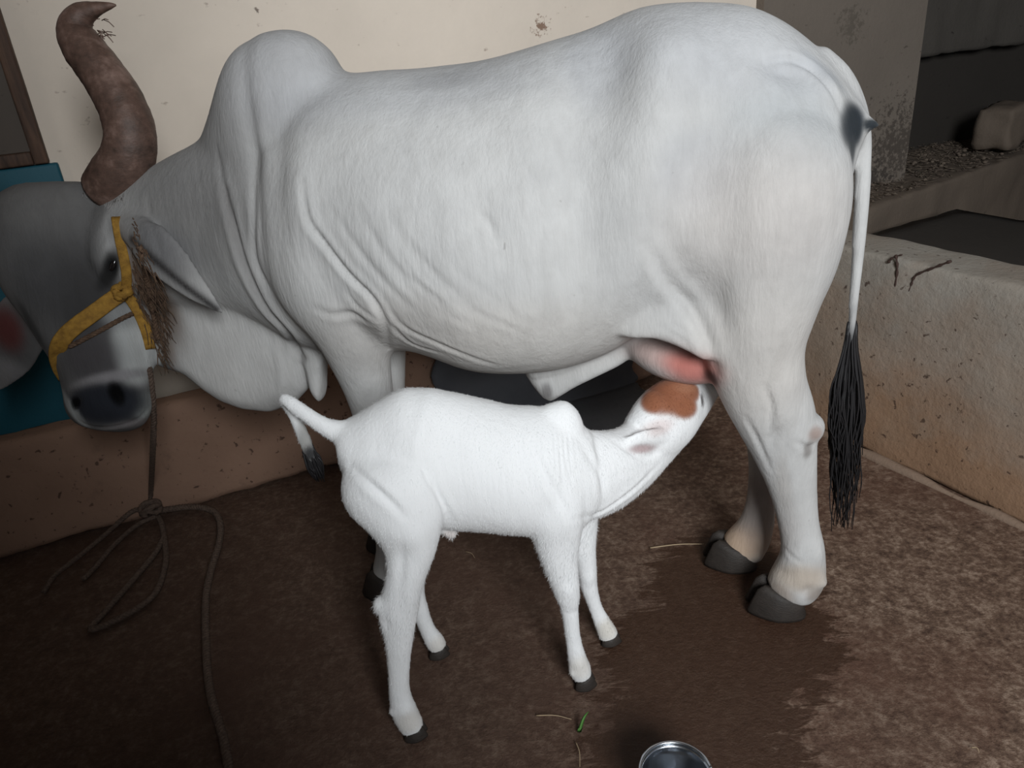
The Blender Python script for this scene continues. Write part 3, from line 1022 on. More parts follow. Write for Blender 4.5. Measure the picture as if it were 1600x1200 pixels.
# stained hide behind the cheek
pt(240, 460, 26, (0.13, 0.085, 0.058), 0.9, 80, -0.2)
pt(255, 530, 14, (0.22, 0.16, 0.12), 0.7, 40, -0.2)
# under the tail
pt(1330, 535, 12, (0.05, 0.05, 0.052), 0.95, 24)
pt(1333, 500, 12, (0.3, 0.3, 0.3), 0.6, 24)
pt(1338, 195, 22, (0.028, 0.036, 0.045), 1.0, 34, 0.25, 3)
pt(1362, 195, 16, (0.03, 0.036, 0.042), 1.0, 10, 0.0, 3)
pt(1330, 195, 24, (0.03, 0.036, 0.042), 0.95, 42, 0.25, 3)
pt(1332, 235, 10, (0.05, 0.055, 0.06), 0.9, 20)
# udder
pt(1030, 552, 50, (0.46, 0.33, 0.30), 0.85, 24, 0.2)
pt(1082, 575, 44, (0.48, 0.15, 0.12), 0.9, 26, 0.3)
pt(1112, 590, 14, (0.04, 0.03, 0.03), 0.8, 14)
pt(855, 612, 8, (0.12, 0.11, 0.11), 0.7, 14, -0.2)
C.paint_line([(352, 300), (366, 360), (385, 420), (415, 480), (450, 520), (475, 560)], 9, (0.22, 0.21, 0.205), 0.6)  # fold shade painted along the neck crease
# feet
pt(1275, 678, 12, (0.30, 0.22, 0.19), 0.85, 12)
pt(1250, 905, 50, (0.46, 0.38, 0.30), 0.75, 22)
pt(1215, 925, 26, (0.24, 0.17, 0.12), 0.6, 12, 0.5)
pt(1275, 930, 16, (0.22, 0.16, 0.12), 0.6, 12)
pt(1225, 760, 10, (0.36, 0.33, 0.30), 0.4, 50, -0.3)
pt(1150, 850, 50, (0.45, 0.32, 0.22), 0.9, 34)
pt(1188, 790, 30, (0.30, 0.24, 0.21), 0.7, 70)
pt(1262, 702, 8, (0.15, 0.13, 0.12), 0.7, 14)
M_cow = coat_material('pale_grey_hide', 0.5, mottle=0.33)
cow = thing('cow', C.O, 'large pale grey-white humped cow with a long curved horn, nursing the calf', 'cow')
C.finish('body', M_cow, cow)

# hooves
toe = C.a
for x, y, t_ in ((1212, 930, 0.09), (1140, 872, -0.09), (606, 908, 0.1), (612, 860, -0.1)):
    v, f = hoof_mesh(C, x, y, t_, 0.14, 0.115, 0.07, toe)
    new_obj('hoof', mesh('hoof', v, f), M_hoof, cow)

# horns
M_horn = mat('weathered_horn', (0.13, 0.085, 0.07), 0.55)
t = NT(M_horn)
hn = t.noise(9, 7, 0.65)
col = t.ramp(t.math('ADD', t.math('MULTIPLY', hn, 0.7), t.math('MULTIPLY', t.noise(60, 5), 0.3)), [(0.32, (0.04, 0.027, 0.021)), (0.5, (0.13, 0.078, 0.06)), (0.68, (0.30, 0.20, 0.165))])
t.out(col, None, t.bump(t.noise(45, 6, 0.6, t.mapping((1, 1, 2.2))), 0.35, 0.006))
hr = spline([(172, 296, 0.02, 42), (184, 276, 0.03, 42), (200, 245, 0.03, 40), (203, 205, 0.02, 38), (187, 158, 0.0, 36.5), (158, 112, -0.02, 34), (131, 76, -0.04, 32), (118, 48, -0.055, 27), (127, 25, -0.065, 20), (150, 14, -0.07, 11), (172, 9, -0.075, 5), (181, 8, -0.077, 1.5)], 7)
HP = np.array([C.cp(r[0], r[1], r[2]) for r in hr])
HR = [r[3] * depth(p) / FPX for r, p in zip(hr, HP)]
HR = [r * (1 + 0.035 * noise.noise(Vector((0, 0, i * 0.55)))) for i, r in enumerate(HR)]
v, f = rings_mesh(tube_rings(HP, HR, HR, C.l, 28))
new_obj('horn', mesh('horn', v, f), M_horn, cow)
# the other horn, mirrored in the plane between the eyes and leaning out to the side
mc = C.cp(92, 300, 0.03)
mn = unit(CR + 0.18 * CF)
v2 = [np.array(q) - 2 * np.dot(np.array(q) - mc, mn) * mn for q in v]
hb = np.mean(v2[:28], axis=0)
rot = Matrix.Rotation(math.radians(-34), 3, Vector(CF))
v2 = [np.array(rot @ Vector(q - hb)) + hb - CR * 0.03 for q in v2]
new_obj('horn', mesh('horn', v2, [tuple(reversed(q)) for q in f]), M_horn, cow)

# eye
M_eye = mat('dark_wet_eye', (0.012, 0.010, 0.010), 0.12, spec=0.6)
ep = C.hit(178, 412)
v, f = ellipsoid(ep + ray(178, 412) * 0.002, [unit(CR - 0.45 * CU - 0.4 * CF), unit(CU + 0.45 * CR), unit(CF + 0.4 * CR)], [0.008, 0.019, 0.008])
tag(new_obj('eye', mesh('eye', v, f), M_eye, cow), 'dark half-closed eye beside the yellow strap')

# switch of the tail: long black wavy hair
M_hair = mat('black_tail_hair', (0.012, 0.011, 0.012), 0.55)
rs = random.Random(9)
parts = []
for i in range(190):
    t0 = (rs.random() ** 0.7)
    a = rs.uniform(-1, 1)
    end = rs.uniform(640, 830)
    ph, fr = rs.uniform(0, 6), rs.uniform(1.2, 2.2)
    zo = rs.uniform(-0.022, 0.022)
    rows = []
    n = 12
    y0 = rs.uniform(500, 560)
    for j in range(n + 1):
        q = j / n
        y = y0 + (end - y0) * q
        half = np.interp(y, [500, 540, 600, 650, 700, 760, 830], [6, 9, 23, 28, 22, 21, 12])
        cx = np.interp(y, [500, 540, 600, 650, 700, 760, 830], [1332, 1329, 1325, 1322, 1321, 1320, 1315])
        x = cx + a * half + 9.0 * math.sin(ph + fr * q * 6) * max(0, q - 0.3)
        rows.append(C.cp(x, y, 0.012 + zo * min(1, q * 2)))
    rad = [0.0036 * (1 - 0.72 * (j / n)) for j in range(n + 1)]
    parts.append(simple_tube(np.array(rows), rad, 5, (0.3, 0.9, 0.1)))
v, f = join(parts)
tag(new_obj('tail_switch', mesh('tail_switch', v, f), M_hair, cow), 'long black wavy hair at the end of the tail')
# stray hairs and chaff stuck on the horn tip
parts = []
for i in range(16):
    p = C.cp(rs.uniform(143, 165), rs.uniform(25, 66), -0.055)
    q = p + CR * rs.uniform(-0.005, 0.035) - CU * rs.uniform(-0.005, 0.025) + CF * rs.uniform(-.01, .01)
    parts.append(simple_tube(np.array([p, (p + q) / 2 + CU * 0.003, q]), 0.0011, 5))
v, f = join(parts)
new_obj('horn_fibres', mesh('horn_fibres', v, f), M_horn, cow)

# tuft of pale hair round the horn base
parts = []
for i in range(160):
    q = rs.uniform(0, 1)
    x, y = 132 + q * 62, 272 + 38 * math.sin(q * 2.6) * (0.6 + 0.4 * q) + rs.uniform(-4, 6)
    p = C.hit(x, y + 8)
    d = unit(CR * rs.uniform(-0.1, 0.5) - CU * rs.uniform(0.3, 1.0) - CF * 0.25)
    L = rs.uniform(0.012, 0.03)
    parts.append(simple_tube(np.array([p, p + d * L]), [0.0011, 0.0004], 4))
v, f = join(parts)
M_pale = mat('pale_hair', (0.34, 0.33, 0.32), 0.8)
tag(new_obj('poll_hair', mesh('poll_hair', v, f), M_pale, cow), kind='stuff')

# ------------------------------------------------------------------ the calf
_hn, _hf, _gn, _gf = at_z(640, 1150), at_z(685, 1022), at_z(912, 1070), at_z(950, 1002)
K = Body((_hn + _hf) / 2, (_gn + _gf) / 2 - (_hn + _hf) / 2)
TH, TF = abs(np.dot(_hn - K.O, K.l)), abs(np.dot(_gn - K.O, K.l))


def kx(x, y):
    return K.S(K.cp(x, y, 0))


K.trunk([(522, 672), (534, 662), (555, 652), (585, 633), (625, 612), (660, 611), (700, 616), (760, 629), (800, 638), (835, 640), (870, 645), (915, 668), (940, 690)],
        [(520, 715), (535, 745), (565, 785), (620, 815), (690, 826), (740, 828), (815, 834), (870, 838), (905, 832), (935, 800)],
        [(kx(522, 690), 0.03, 0), (kx(540, 700), 0.065, 0), (kx(580, 710), 0.095, 0), (kx(640, 720), 0.11, 0), (kx(700, 730), 0.115, 0), (kx(780, 735), 0.118, 0), (kx(850, 740), 0.108, 0),
         (kx(900, 745), 0.085, 0), (kx(935, 745), 0.055, 0)], n=50, t_bot=0.03, e_up=1.9, e_lo=2.2)
# little hump
K.trunk([(830, 650), (848, 638), (868, 630), (885, 628), (900, 638), (910, 655), (914, 672)], [(830, 720), (870, 730), (914, 730)],
        [(kx(830, 680), 0.02, 0), (kx(850, 680), 0.04, 0), (kx(885, 680), 0.045, 0), (kx(905, 690), 0.035, 0), (kx(914, 700), 0.02, 0)], n=16, e_up=2.2)
# neck and head reaching under the cow
K.limb([(850, 742, 0.0, 80, 0.08), (905, 745, -0.015, 80, 0.075), (950, 737, -0.04, 71, 0.065), (985, 718, -0.075, 60, 0.055), (1015, 692, -0.11, 52, 0.05), (1040, 668, -0.14, 47, 0.05)], n=6)
K.limb([(1000, 690, -0.09, 44, 0.05), (1025, 668, -0.12, 56, 0.062), (1052, 643, -0.155, 56, 0.062), (1076, 622, -0.19, 46, 0.05), (1094, 605, -0.215, 36, 0.042), (1106, 592, -0.235, 30, 0.036), (1112, 584, -0.245, 16, 0.02)], n=6)
K.blob(1030, 640, -0.125, 30, 36, 0.05, -0.7)
K.limb([(1044, 680, -0.075, 8, 0.012), (1024, 684, -0.05, 18, 0.011), (1000, 692, -0.03, 22, 0.009), (974, 702, -0.02, 16, 0.008), (952, 714, -0.016, 4, 0.006)], nr=14)
K.limb([(1008, 632, -0.17, 7, 0.012), (1003, 640, -0.2, 12, 0.009), (1000, 652, -0.22, 10, 0.008), (1000, 664, -0.23, 4, 0.006)], nr=12)
# fore legs
K.limb([(862, 745, 0.05, 58, 0.05), (866, 795, 0.065, 50, 0.05), (870, 835, TF, 40, 0.042), (874, 870, TF, 31, 0.034), (881, 902, TF, 24.5, 0.028), (887, 930, TF, 20, 0.026), (890, 952, TF, 15, 0.019), (895, 995, TF, 13, 0.016),
        (901, 1025, TF, 15, 0.018), (906, 1045, TF, 18, 0.022), (911, 1058, TF, 15, 0.019)], nr=18)
K.limb([(888, 770, -0.045, 50, 0.045), (900, 820, -0.06, 36, 0.036), (912, 862, -TF, 20, 0.028), (917, 892, -TF, 16, 0.024), (920, 915, -TF, 14, 0.021), (930, 948, -TF, 11.5, 0.015), (942, 974, -TF, 14, 0.018), (950, 990, -TF, 16, 0.02), (954, 997, -TF, 12, 0.016)], nr=18)
# hind legs
K.limb([(598, 700, 0.02, 40, 0.03), (600, 725, 0.05, 66, 0.05), (610, 757, 0.075, 80, 0.062), (630, 800, 0.095, 68, 0.055), (640, 848, TH - 0.01, 46, 0.042), (636, 888, TH, 34, 0.033), (628, 925, TH, 31, 0.028), (622, 957, TH, 32, 0.026), (623, 997, TH, 24, 0.021), (623, 1040, TH, 18.5, 0.018),
        (624, 1080, TH, 17.5, 0.018), (631, 1110, TH, 21, 0.023), (642, 1132, TH, 20, 0.023), (648, 1142, TH, 15, 0.018)], nr=20)
K.blob(592, 944, TH, 10, 16, 0.014, 0.1)
K.limb([(600, 720, -0.05, 60, 0.05), (630, 800, -0.085, 60, 0.05), (640, 860, -TH + 0.02, 34, 0.034), (646, 915, -TH, 18, 0.024), (656, 952, -TH, 14, 0.018), (668, 983, -TH, 13, 0.016), (680, 1003, -TH, 16, 0.02), (686, 1013, -TH, 13, 0.018)], nr=18)
# navel stump and tail
K.limb([(690, 822, 0.0, 12, 0.016), (703, 832, 0.0, 10, 0.013), (712, 838, 0.0, 8, 0.010)], nr=12)
K.limb([(560, 680, 0.0, 26, 0.03), (530, 675, 0.0, 20, 0.022), (505, 665, 0.0, 15, 0.016), (482, 650, 0.0, 13.5, 0.014), (462, 636, -0.005, 13, 0.013), (446, 624, -0.015, 11, 0.012), (443, 627, -0.03, 9, 0.011), (456, 645, -0.045, 9, 0.011),
        (468, 668, -0.045, 10.5, 0.011), (478, 692, -0.045, 11, 0.011), (486, 712, -0.045, 10, 0.01), (490, 722, -0.045, 7, 0.008)], nr=14)
K.build(0.0042, 10)
b, k = K.bump, K.crease
b(660, 665, 14, 0.006, 60, 0.15)          # hip
b(700, 690, 30, -0.007, 40)
b(590, 690, 30, -0.004, 40)
b(850, 700, 26, 0.005, 70, -0.3)
b(640, 840, 30, 0.006, 24)
b(625, 905, 10, -0.003, 34, 0.1)
b(1045, 690, 20, 0.003)
b(1085, 640, 14, 0.004)
b(1004, 700, 24, -0.007, 7, -0.05)
b(930, 720, 30, -0.004, 60, 0.4)
K.refresh()
k([(548, 728), (580, 758), (605, 780), (632, 808)], 6, -0.009, 0.004)
k([(655, 690), (665, 740), (690, 790), (705, 820)], 5, -0.005, 0.003)
k([(670, 720), (685, 770), (712, 815)], 4, -0.004, 0.003)
k([(830, 690), (850, 740), (880, 790), (900, 830)], 6, -0.005, 0.003)
k([(900, 810), (940, 800), (990, 765), (1030, 725)], 5, -0.005, 0.003)
k([(905, 690), (935, 740), (945, 780)], 6, -0.003, 0.002)
k([(960, 690), (1000, 715), (1035, 705)], 4, -0.003, 0.002)
rc = random.Random(3)
for i in range(24):                        # fine hair ridges over the ribs
    x = 715 + 7.5 * i
    k([(x, 665 + rc.uniform(-8, 8)), (x + 3, 715), (x + 9 + rc.uniform(-5, 5), 770 + rc.uniform(-15, 25))], 2.2, -0.0026, 0.0012)
k([(1093, 612), (1098, 625), (1096, 637)], 2, -0.004, 0.002)
b(889, 925, 12, 0.004, 14)
b(895, 958, 10, -0.002, 6)
b(905, 1040, 10, 0.003, 10)
b(893, 1052, 5, 0.004)
b(611, 1112, 6, 0.005)
b(634, 1112, 12, 0.003)
b(604, 975, 6, -0.003, 16)
b(640, 940, 10, 0.003, 26)
b(628, 880, 7, -0.004, 34, 0.1)
b(662, 868, 12, 0.004, 26)
b(921, 905, 9, 0.003, 10)
K.smooth(1, 0.5)
K.refresh()
K.col[:] = (0.83, 0.84, 0.845)
pt = K.paint
TAN = (0.27, 0.105, 0.055)
for q in ((1032, 622, 30, 26), (1060, 624, 32, 28), (1072, 636, 22, 18), (1050, 604, 42, 14), (1018, 628, 16, 18), (1084, 612, 12, 16)):
    pt(q[0], q[1], q[2], TAN, 0.97, q[3], 0.1, 4)
pt(1072, 606, 20, (0.40, 0.2, 0.12), 0.5, 8)
pt(1030, 668, 26, (0.62, 0.50, 0.48), 0.6, 12, -0.3)
pt(1004, 701, 25, (0.36, 0.25, 0.25), 0.85, 7)
pt(1117, 590, 15, (0.03, 0.028, 0.03), 0.95, 14)
pt(1097, 625, 3.5, (0.04, 0.03, 0.03), 0.9, 11, -0.1)
pt(480, 690, 14, (0.35, 0.345, 0.33), 0.9, 40)
pt(485, 710, 11, (0.03, 0.03, 0.032), 0.95, 14)
pt(950, 985, 18, (0.62, 0.58, 0.50), 0.7, 20)
pt(908, 1045, 20, (0.62, 0.58, 0.52), 0.6, 20)
pt(640, 1130, 20, (0.66, 0.62, 0.56), 0.6, 20)
pt(686, 1010, 16, (0.66, 0.62, 0.56), 0.6, 16)
pt(703, 835, 12, (0.62, 0.55, 0.52), 0.7, 9)
M_calf = coat_material('white_calf_hide', 0.4, mottle=0.06)
calf = thing('calf', K.O, 'small white calf with a tan face patch, suckling under the cow', 'calf')
K.finish('body', M_calf, calf)
# short coat hair, thickest along belly, thighs and legs
rh = np.random.default_rng(7)
K.refresh()
nh = 70000
tri = np.empty(len(K.me.polygons) * 4, int)
K.me.polygons.foreach_get('vertices', tri)
tri = tri.reshape(-1, 4)
pick = tri[rh.integers(0, len(tri), nh)]
wq = rh.dirichlet((1, 1, 1, 1), nh)
hp = (K.co[pick] * wq[:, :, None]).sum(1)
hn_ = K.no[pick[:, 0]]
hc = K.col[pick[:, 0]]
flow = -0.75 * Z - 0.35 * K.a + rh.normal(0, 0.28, (nh, 3))
flow = flow - hn_ * (flow * hn_).sum(1)[:, None]
flow /= np.linalg.norm(flow, axis=1)[:, None]
low = np.exp(-((hp[:, 2] - 0.36) / 0.1) ** 2)
ln = (0.006 + 0.007 * low) * rh.uniform(0.5, 1.2, nh)
tip = hp + flow * ln[:, None] * 0.9 + hn_ * (ln * rh.uniform(0.12, 0.5, nh))[:, None]
sdv = np.cross(flow, hn_) * 0.00045
V3 = np.stack([hp - sdv - hn_ * 0.0006, hp + sdv - hn_ * 0.0006, tip], 1).reshape(-1, 3)
hm = bpy.data.meshes.new('coat_hair')
hm.from_pydata(V3.tolist(), [], np.arange(nh * 3).reshape(-1, 3).tolist())
ca = hm.color_attributes.new('coat', 'FLOAT_COLOR', 'POINT')
ca.data.foreach_set('color', np.hstack([np.repeat(hc, 3, 0), np.ones((nh * 3, 1))]).ravel())
tag(new_obj('coat_hair', hm, M_calf, calf), kind='stuff')
for x, y, t_, hz in ((650, 1146, TH, 0.03), (686, 1018, -TH, 0.022), (914, 1063, TF, 0.028), (954, 1000, -TF, 0.02)):
    v, f = hoof_mesh(K, x, y, t_, 0.052, 0.046, hz, K.a)
    new_obj('hoof', mesh('hoof', v, f), M_hoof, calf)
parts = []
rs = random.Random(5)
for i in range(60):
    a = rs.uniform(-1, 1)
    p0, p1 = K.cp(481 + a * 8, rs.uniform(690, 712), -0.045), K.cp(492 + a * 11, rs.uniform(715, 735), -0.045 + rs.uniform(-.008, .008))
    p2 = K.cp(500 + a * 7, rs.uniform(735, 753), -0.045 + rs.uniform(-.008, .008))
    parts.append(simple_tube(spline([p0, p1, p2], 4), [0.0022] * 7 + [0.0012, 0.0006], 5, (0.3, 0.9, 0.1)))
v, f = join(parts)
tag(new_obj('tail_tuft', mesh('tail_tuft', v, f), M_hair, calf), 'black tuft at the tip of the tail')

# ------------------------------------------------------------------ halter and tether on the cow
def fabric(name, c, d, scale=60):
    M = mat(name, c, 0.85)
    t = NT(M)
    t.out(t.mix(t.ramp(t.noise(scale, 5, 0.65), [(0.35, 0.0), (0.7, 1.0)]), d, c), None, t.bump(t.noise(scale * 4, 4), 0.6, 0.003))
    return M


M_yel = fabric('mustard_webbing', (0.40, 0.22, 0.035), (0.22, 0.115, 0.02))
M_jute = fabric('brown_jute', (0.17, 0.105, 0.065), (0.075, 0.045, 0.03), 90)
M_rope = fabric('dull_brown_rope', (0.15, 0.105, 0.08), (0.075, 0.05, 0.038), 120)


def on_skin(B, pts, off, n=5):
    P = []
    for x, y in spline(pts, n):
        q = B.hit(x, y)
        P.append(q - unit(ray(x, y)) * off)
    P = np.array(P)
    for _ in range(3):
        P[1:-1] = (P[:-2] + 2 * P[1:-1] + P[2:]) / 4
    return P


def strap(name, P, half, th, M, parent):
    """flat webbing with two rolled edges following the path"""
    P = np.asarray(P)
    R = []
    for i, p in enumerate(P):
        tg = unit(P[min(i + 1, len(P) - 1)] - P[max(i - 1, 0)])
        vw = unit(CP - p)
        vw = unit(vw - tg * np.dot(vw, tg))
        sd = np.cross(tg, vw)
        ring = []
        for q in np.linspace(0, 2 * math.pi, 20, endpoint=False):
            c, s_ = math.cos(q), math.sin(q)
            h = th * (1 + 0.5 * math.cos(2 * q) + 0.25 * math.sin(i * 1.7 + q))
            ring.append(p + sd * c * half + vw * s_ * h)
        R.append(np.array(ring))
    v, f = rings_mesh(R)
    return new_obj(name, mesh(name, v, f), M, parent)


C.refresh()
px = depth(C.hit(150, 480)) / FPX
hl = thing('halter', C.hit(192, 455), 'mustard-yellow webbing halter knotted on the cow\'s cheek', 'halter')
strap('cheek_strap', on_skin(C, [(182, 340), (187, 372), (194, 405), (198, 430), (197, 455)], 0.008), 7.5 * px, 0.005, M_yel, hl)
nb = on_skin(C, [(190, 458), (172, 470), (148, 488), (120, 508), (104, 522)], 0.009)
dl = depth(nb[-1])
tail_ = [at_depth(93, 538, dl + 0.006), at_depth(90, 556, dl + 0.03), at_depth(95, 574, dl + 0.06), at_depth(104, 590, dl + 0.09)]
strap('nose_band', np.vstack([nb, spline([nb[-1]] + tail_, 4)[1:]]), 12.5 * px, 0.006, M_yel, hl)
strap('jaw_strap', on_skin(C, [(200, 462), (212, 480), (222, 500), (230, 522), (235, 545)], 0.006), 8.5 * px, 0.005, M_yel, hl)
kp = C.hit(195, 456)
kn = []
for i in range(5):
    a0 = i * 1.3
    pts = [kp - unit(CF) * 0.014 + CR * 0.020 * math.cos(a0 + q) * (1 if i % 2 else 0.6) + CU * 0.017 * math.sin(a0 + q * 1.1) * (0.6 if i % 2 else 1) - CF * 0.006 * math.sin(q * 2) for q in np.linspace(0, 5.2, 16)]
    kn.append(simple_tube(np.array(pts), 0.008, 8))
v, f = join(kn)
new_obj('knot', mesh('knot', v, f), M_yel, hl)


def twisted(P, r, strands=3, pitch=0.03, n=7):
    """laid rope: strands wound round the path"""
    P = np.asarray(P)
    seg = np.linalg.norm(np.diff(P, axis=0), axis=1)
    Ls = np.concatenate([[0], np.cumsum(seg)])
    m_ = max(12, int(Ls[-1] / (pitch / 7)))
    q = np.linspace(0, Ls[-1], m_)
    Q = np.stack([np.interp(q, Ls, P[:, k_]) for k_ in range(3)], 1)
    parts = []
    for s_ in range(strands):
        W_ = []
        for i, p in enumerate(Q):
            tg = unit(Q[min(i + 1, m_ - 1)] - Q[max(i - 1, 0)])
            a = unit(np.cross(tg, (0.31, 0.2, 0.93)))
            b_ = np.cross(tg, a)
            an = 2 * math.pi * (q[i] / pitch + s_ / strands)
            W_.append(p + (a * math.cos(an) + b_ * math.sin(an)) * r * 0.5)
        parts.append(simple_tube(np.array(W_), r * 0.58, n))
    return join(parts)


nosecord = on_skin(C, [(207, 490), (190, 498), (165, 512), (135, 528), (108, 542)], 0.004)
v, f = twisted(nosecord, 0.006)
tag(new_obj('nose_cord', mesh('nose_cord', v, f), M_jute), 'thin jute cord round the muzzle below the yellow halter', 'cord')

# frayed brown rope round the throat
throat = on_skin(C, [(218, 385), (228, 430), (238, 480), (247, 530)], 0.010)
nr_ = thing('throat_rope', throat[0], 'frayed brown rope hanging behind the cow\'s cheek', 'rope')
v, f = twisted(throat, 0.007)
new_obj('rope_strand', mesh('rope_strand', v, f), M_jute, nr_)
rs = random.Random(2)
parts = []
for i in range(240):
    x = rs.uniform(206, 258)
    y = 395 + (x - 212) * 2.4 + rs.uniform(-45, 80)
    p = C.hit(x, y) - unit(ray(x, y)) * 0.008
    L = rs.uniform(0.02, 0.06)
    d = unit(-Z + CR * rs.uniform(-0.1, 0.55) - CF * rs.uniform(0, 0.25))
    parts.append(simple_tube(np.array([p, p + d * L * 0.5 + CR * rs.uniform(-.006, .006), p + d * L]), [0.0014, 0.0011, 0.0005], 4))
v, f = join(parts)
tag(new_obj('frayed_fibres', mesh('frayed_fibres', v, f), M_jute, nr_), kind='stuff')


def floor_pt(x, y, r=0.011):
    g = at_z(x, y, r)
    if np.dot(g - KA, KN) > -0.012:
        g = at_plane(x, y, KA - KN * 0.014, KN)
    return g


# lead rope: from the chin to the floor
ch = C.hit(236, 575)
drop = spline([ch - CF * 0.01, C.cp(240, 640, 0.12), C.cp(239, 700, 0.06), floor_pt(236, 760) - KN * 0.01, floor_pt(234, 800)], 8)
tether = thing('tether_rope', floor_pt(240, 810), 'dull brown tether rope hanging from the halter and looped on the floor', 'rope')
v, f = twisted(drop, 0.008)
new_obj('hanging_end', mesh('hanging_end', v, f), M_rope, tether)
loops = [[(234, 800), (250, 812), (258, 850), (258, 885), (240, 930), (195, 962), (142, 984), (165, 955), (200, 915), (240, 868), (256, 840)],
         [(230, 795), (205, 800), (165, 835), (120, 872), (85, 900), (68, 925)],
         [(245, 806), (215, 820), (180, 850), (150, 885), (130, 905)],
         [(240, 800), (262, 796), (300, 792), (332, 798), (344, 818), (342, 850), (330, 890), (322, 930), (321, 970), (322, 1010), (324, 1050), (330, 1090), (340, 1125), (350, 1160), (360, 1215)]]
for i, L in enumerate(loops):
    P = np.array([floor_pt(x, y, 0.010 + 0.008 * (i % 2)) for x, y in spline(L, 6)])
    v, f = twisted(P, (0.009, 0.008, 0.008, 0.0105)[i])
    new_obj('rope_coil', mesh('rope_coil', v, f), M_rope, tether)
# knot where the coils meet
parts = []
c0 = floor_pt(238, 800) + Z * 0.015 - KN * 0.02
for i in range(4):
    pts = [c0 + KU * 0.03 * math.cos(q + i) + Z * (0.012 + 0.014 * math.sin(q * 1.3 + i * 2)) - KN * 0.02 * math.sin(q + i) for q in np.linspace(0, 5.5, 18)]
    parts.append(simple_tube(np.array(pts), 0.008, 7))
v, f = join(parts)
new_obj('knot', mesh('knot', v, f), M_rope, tether)

# ------------------------------------------------------------------ steel pot
M_steel = mat('stainless_steel', (0.55, 0.58, 0.62), 0.2, 1.0)
t = NT(M_steel)
t.out(None, t.math('ADD', 0.14, t.math('MULTIPLY', t.noise(12, 5), 0.18)), None)
pz = 0.125
pc = at_z(1056, 1206, pz)
pr = 57 * depth(pc) / FPX
pc[2] = 0


def lathe(c, prof, n=56):
    R = []
    for r, z in prof:
        th = np.linspace(0, 2 * math.pi, n, endpoint=False)
        R.append(np.stack([c[0] + r * np.cos(th), c[1] + r * np.sin(th), np.full(n, c[2] + z)], 1))
    return rings_mesh(R, cap=True)


pot = thing('steel_pot', pc, 'small round stainless steel milk pot on the floor at the bottom edge', 'pot')
v, f = lathe(pc, [(0.002, 0.002), (pr * 0.78, 0.001), (pr * 0.86, 0.006), (pr * 0.93, 0.03), (pr * 0.955, 0.07), (pr * 0.955, pz - 0.012), (pr * 0.965, pz - 0.006), (pr * 0.945, pz - 0.004), (pr * 0.915, pz - 0.014),
                  (pr * 0.90, pz - 0.024), (pr * 0.905, pz - 0.03), (pr * 0.92, pz - 0.045), (pr * 0.91, 0.05), (pr * 0.88, 0.025), (pr * 0.80, 0.009), (0.002, 0.007)])
new_obj('pot_body', mesh('pot_body', v, f), M_steel, pot)
th = np.linspace(0, 2 * math.pi, 57)
rim = [pc + np.array([pr * 0.975 * math.cos(q), pr * 0.975 * math.sin(q), pz - 0.002]) for q in th]
v, f = simple_tube(np.array(rim), 0.0036, 8)
new_obj('rolled_rim', mesh('rolled_rim', v, f), M_steel, pot)

# ------------------------------------------------------------------ window, teal dado
M_wood = mat('dark_window_wood', (0.10, 0.055, 0.035), 0.7)
t = NT(M_wood)
g = t.noise(7, 7, 0.65, t.mapping((6, 6, 0.8)))
t.out(t.ramp(g, [(0.3, (0.045, 0.027, 0.02)), (0.7, (0.14, 0.08, 0.052))]), None, t.bump(g, 0.4, 0.005))
M_pane = plaster('dusty_shutter', (0.12, 0.10, 0.085), (0.06, 0.05, 0.045), 0.6)
M_teal = plaster('teal_paint', (0.012, 0.105, 0.15), (0.008, 0.03, 0.04), 0.5, 0.6)


def wbox(name, x0, y0, x1, y1, off0, off1, M, parent=None, ulen=None, bevel=0.006):
    """box on the back wall; pixel corners bottom right (x0,y0), top right (x1,y1); ulen runs to the left"""
    a = onwall(x0, y0)
    bq = onwall(x1, y1)
    top_z, bot_z = bq[2], a[2]
    a = a.copy()
    a[2] = 0
    L_ = a - KU * ulen
    c = []
    for z in (bot_z, top_z):
        c += [L_ - KN * off1 + Z * z, a - KN * off1 + Z * z, a - KN * off0 + Z * z, L_ - KN * off0 + Z * z]
    return rough_box(name, c, M, parent, cell=0.2, amp=0.0015, bevel=bevel)


WI = thing('window_1', onwall(20, 200), 'dark wooden window frame at the far left of the cream wall', None)
WI['kind'] = 'structure'
wbox('shutter', 66, 246, 0, 40, 0.002, 0.012, M_pane, WI, 1.0)
top_z = 2.0
a_ = onwall(78, 250)
zb = a_[2]


def wseg(name, u0, u1, z0, z1, off0, off1, M, parent, bevel=0.006):
    base = a_.copy()
    base[2] = 0
    c = []
    for z in (z0, z1):
        c += [base + KU * u0 - KN * off1 + Z * z, base + KU * u1 - KN * off1 + Z * z, base + KU * u1 - KN * off0 + Z * z, base + KU * u0 - KN * off0 + Z * z]
    return rough_box(name, c, M, parent, cell=0.2, amp=0.0015, bevel=bevel)


wseg('frame_stile', -0.042, 0.0, zb - 0.005, top_z, 0.0, 0.045, M_wood, WI)
wseg('frame_stile', -1.0, -0.958, zb - 0.005, top_z, 0.0, 0.045, M_wood, WI)
wseg('bottom_rail', -0.958, -0.042, zb - 0.005, zb + 0.035, 0.0, 0.045, M_wood, WI)
wseg('top_rail', -0.958, -0.042, top_z - 0.04, top_z, 0.0, 0.045, M_wood, WI)
wseg('centre_stile', -0.52, -0.48, zb + 0.035, top_z - 0.04, 0.0, 0.035, M_wood, WI)
td = wseg('trim_1', -1.05, 0.022, 0.12, zb - 0.008, 0.0, 0.03, M_teal, None, 0.008)
tag(td, 'teal painted panel below the wooden window behind the cow\'s head', kind='structure')

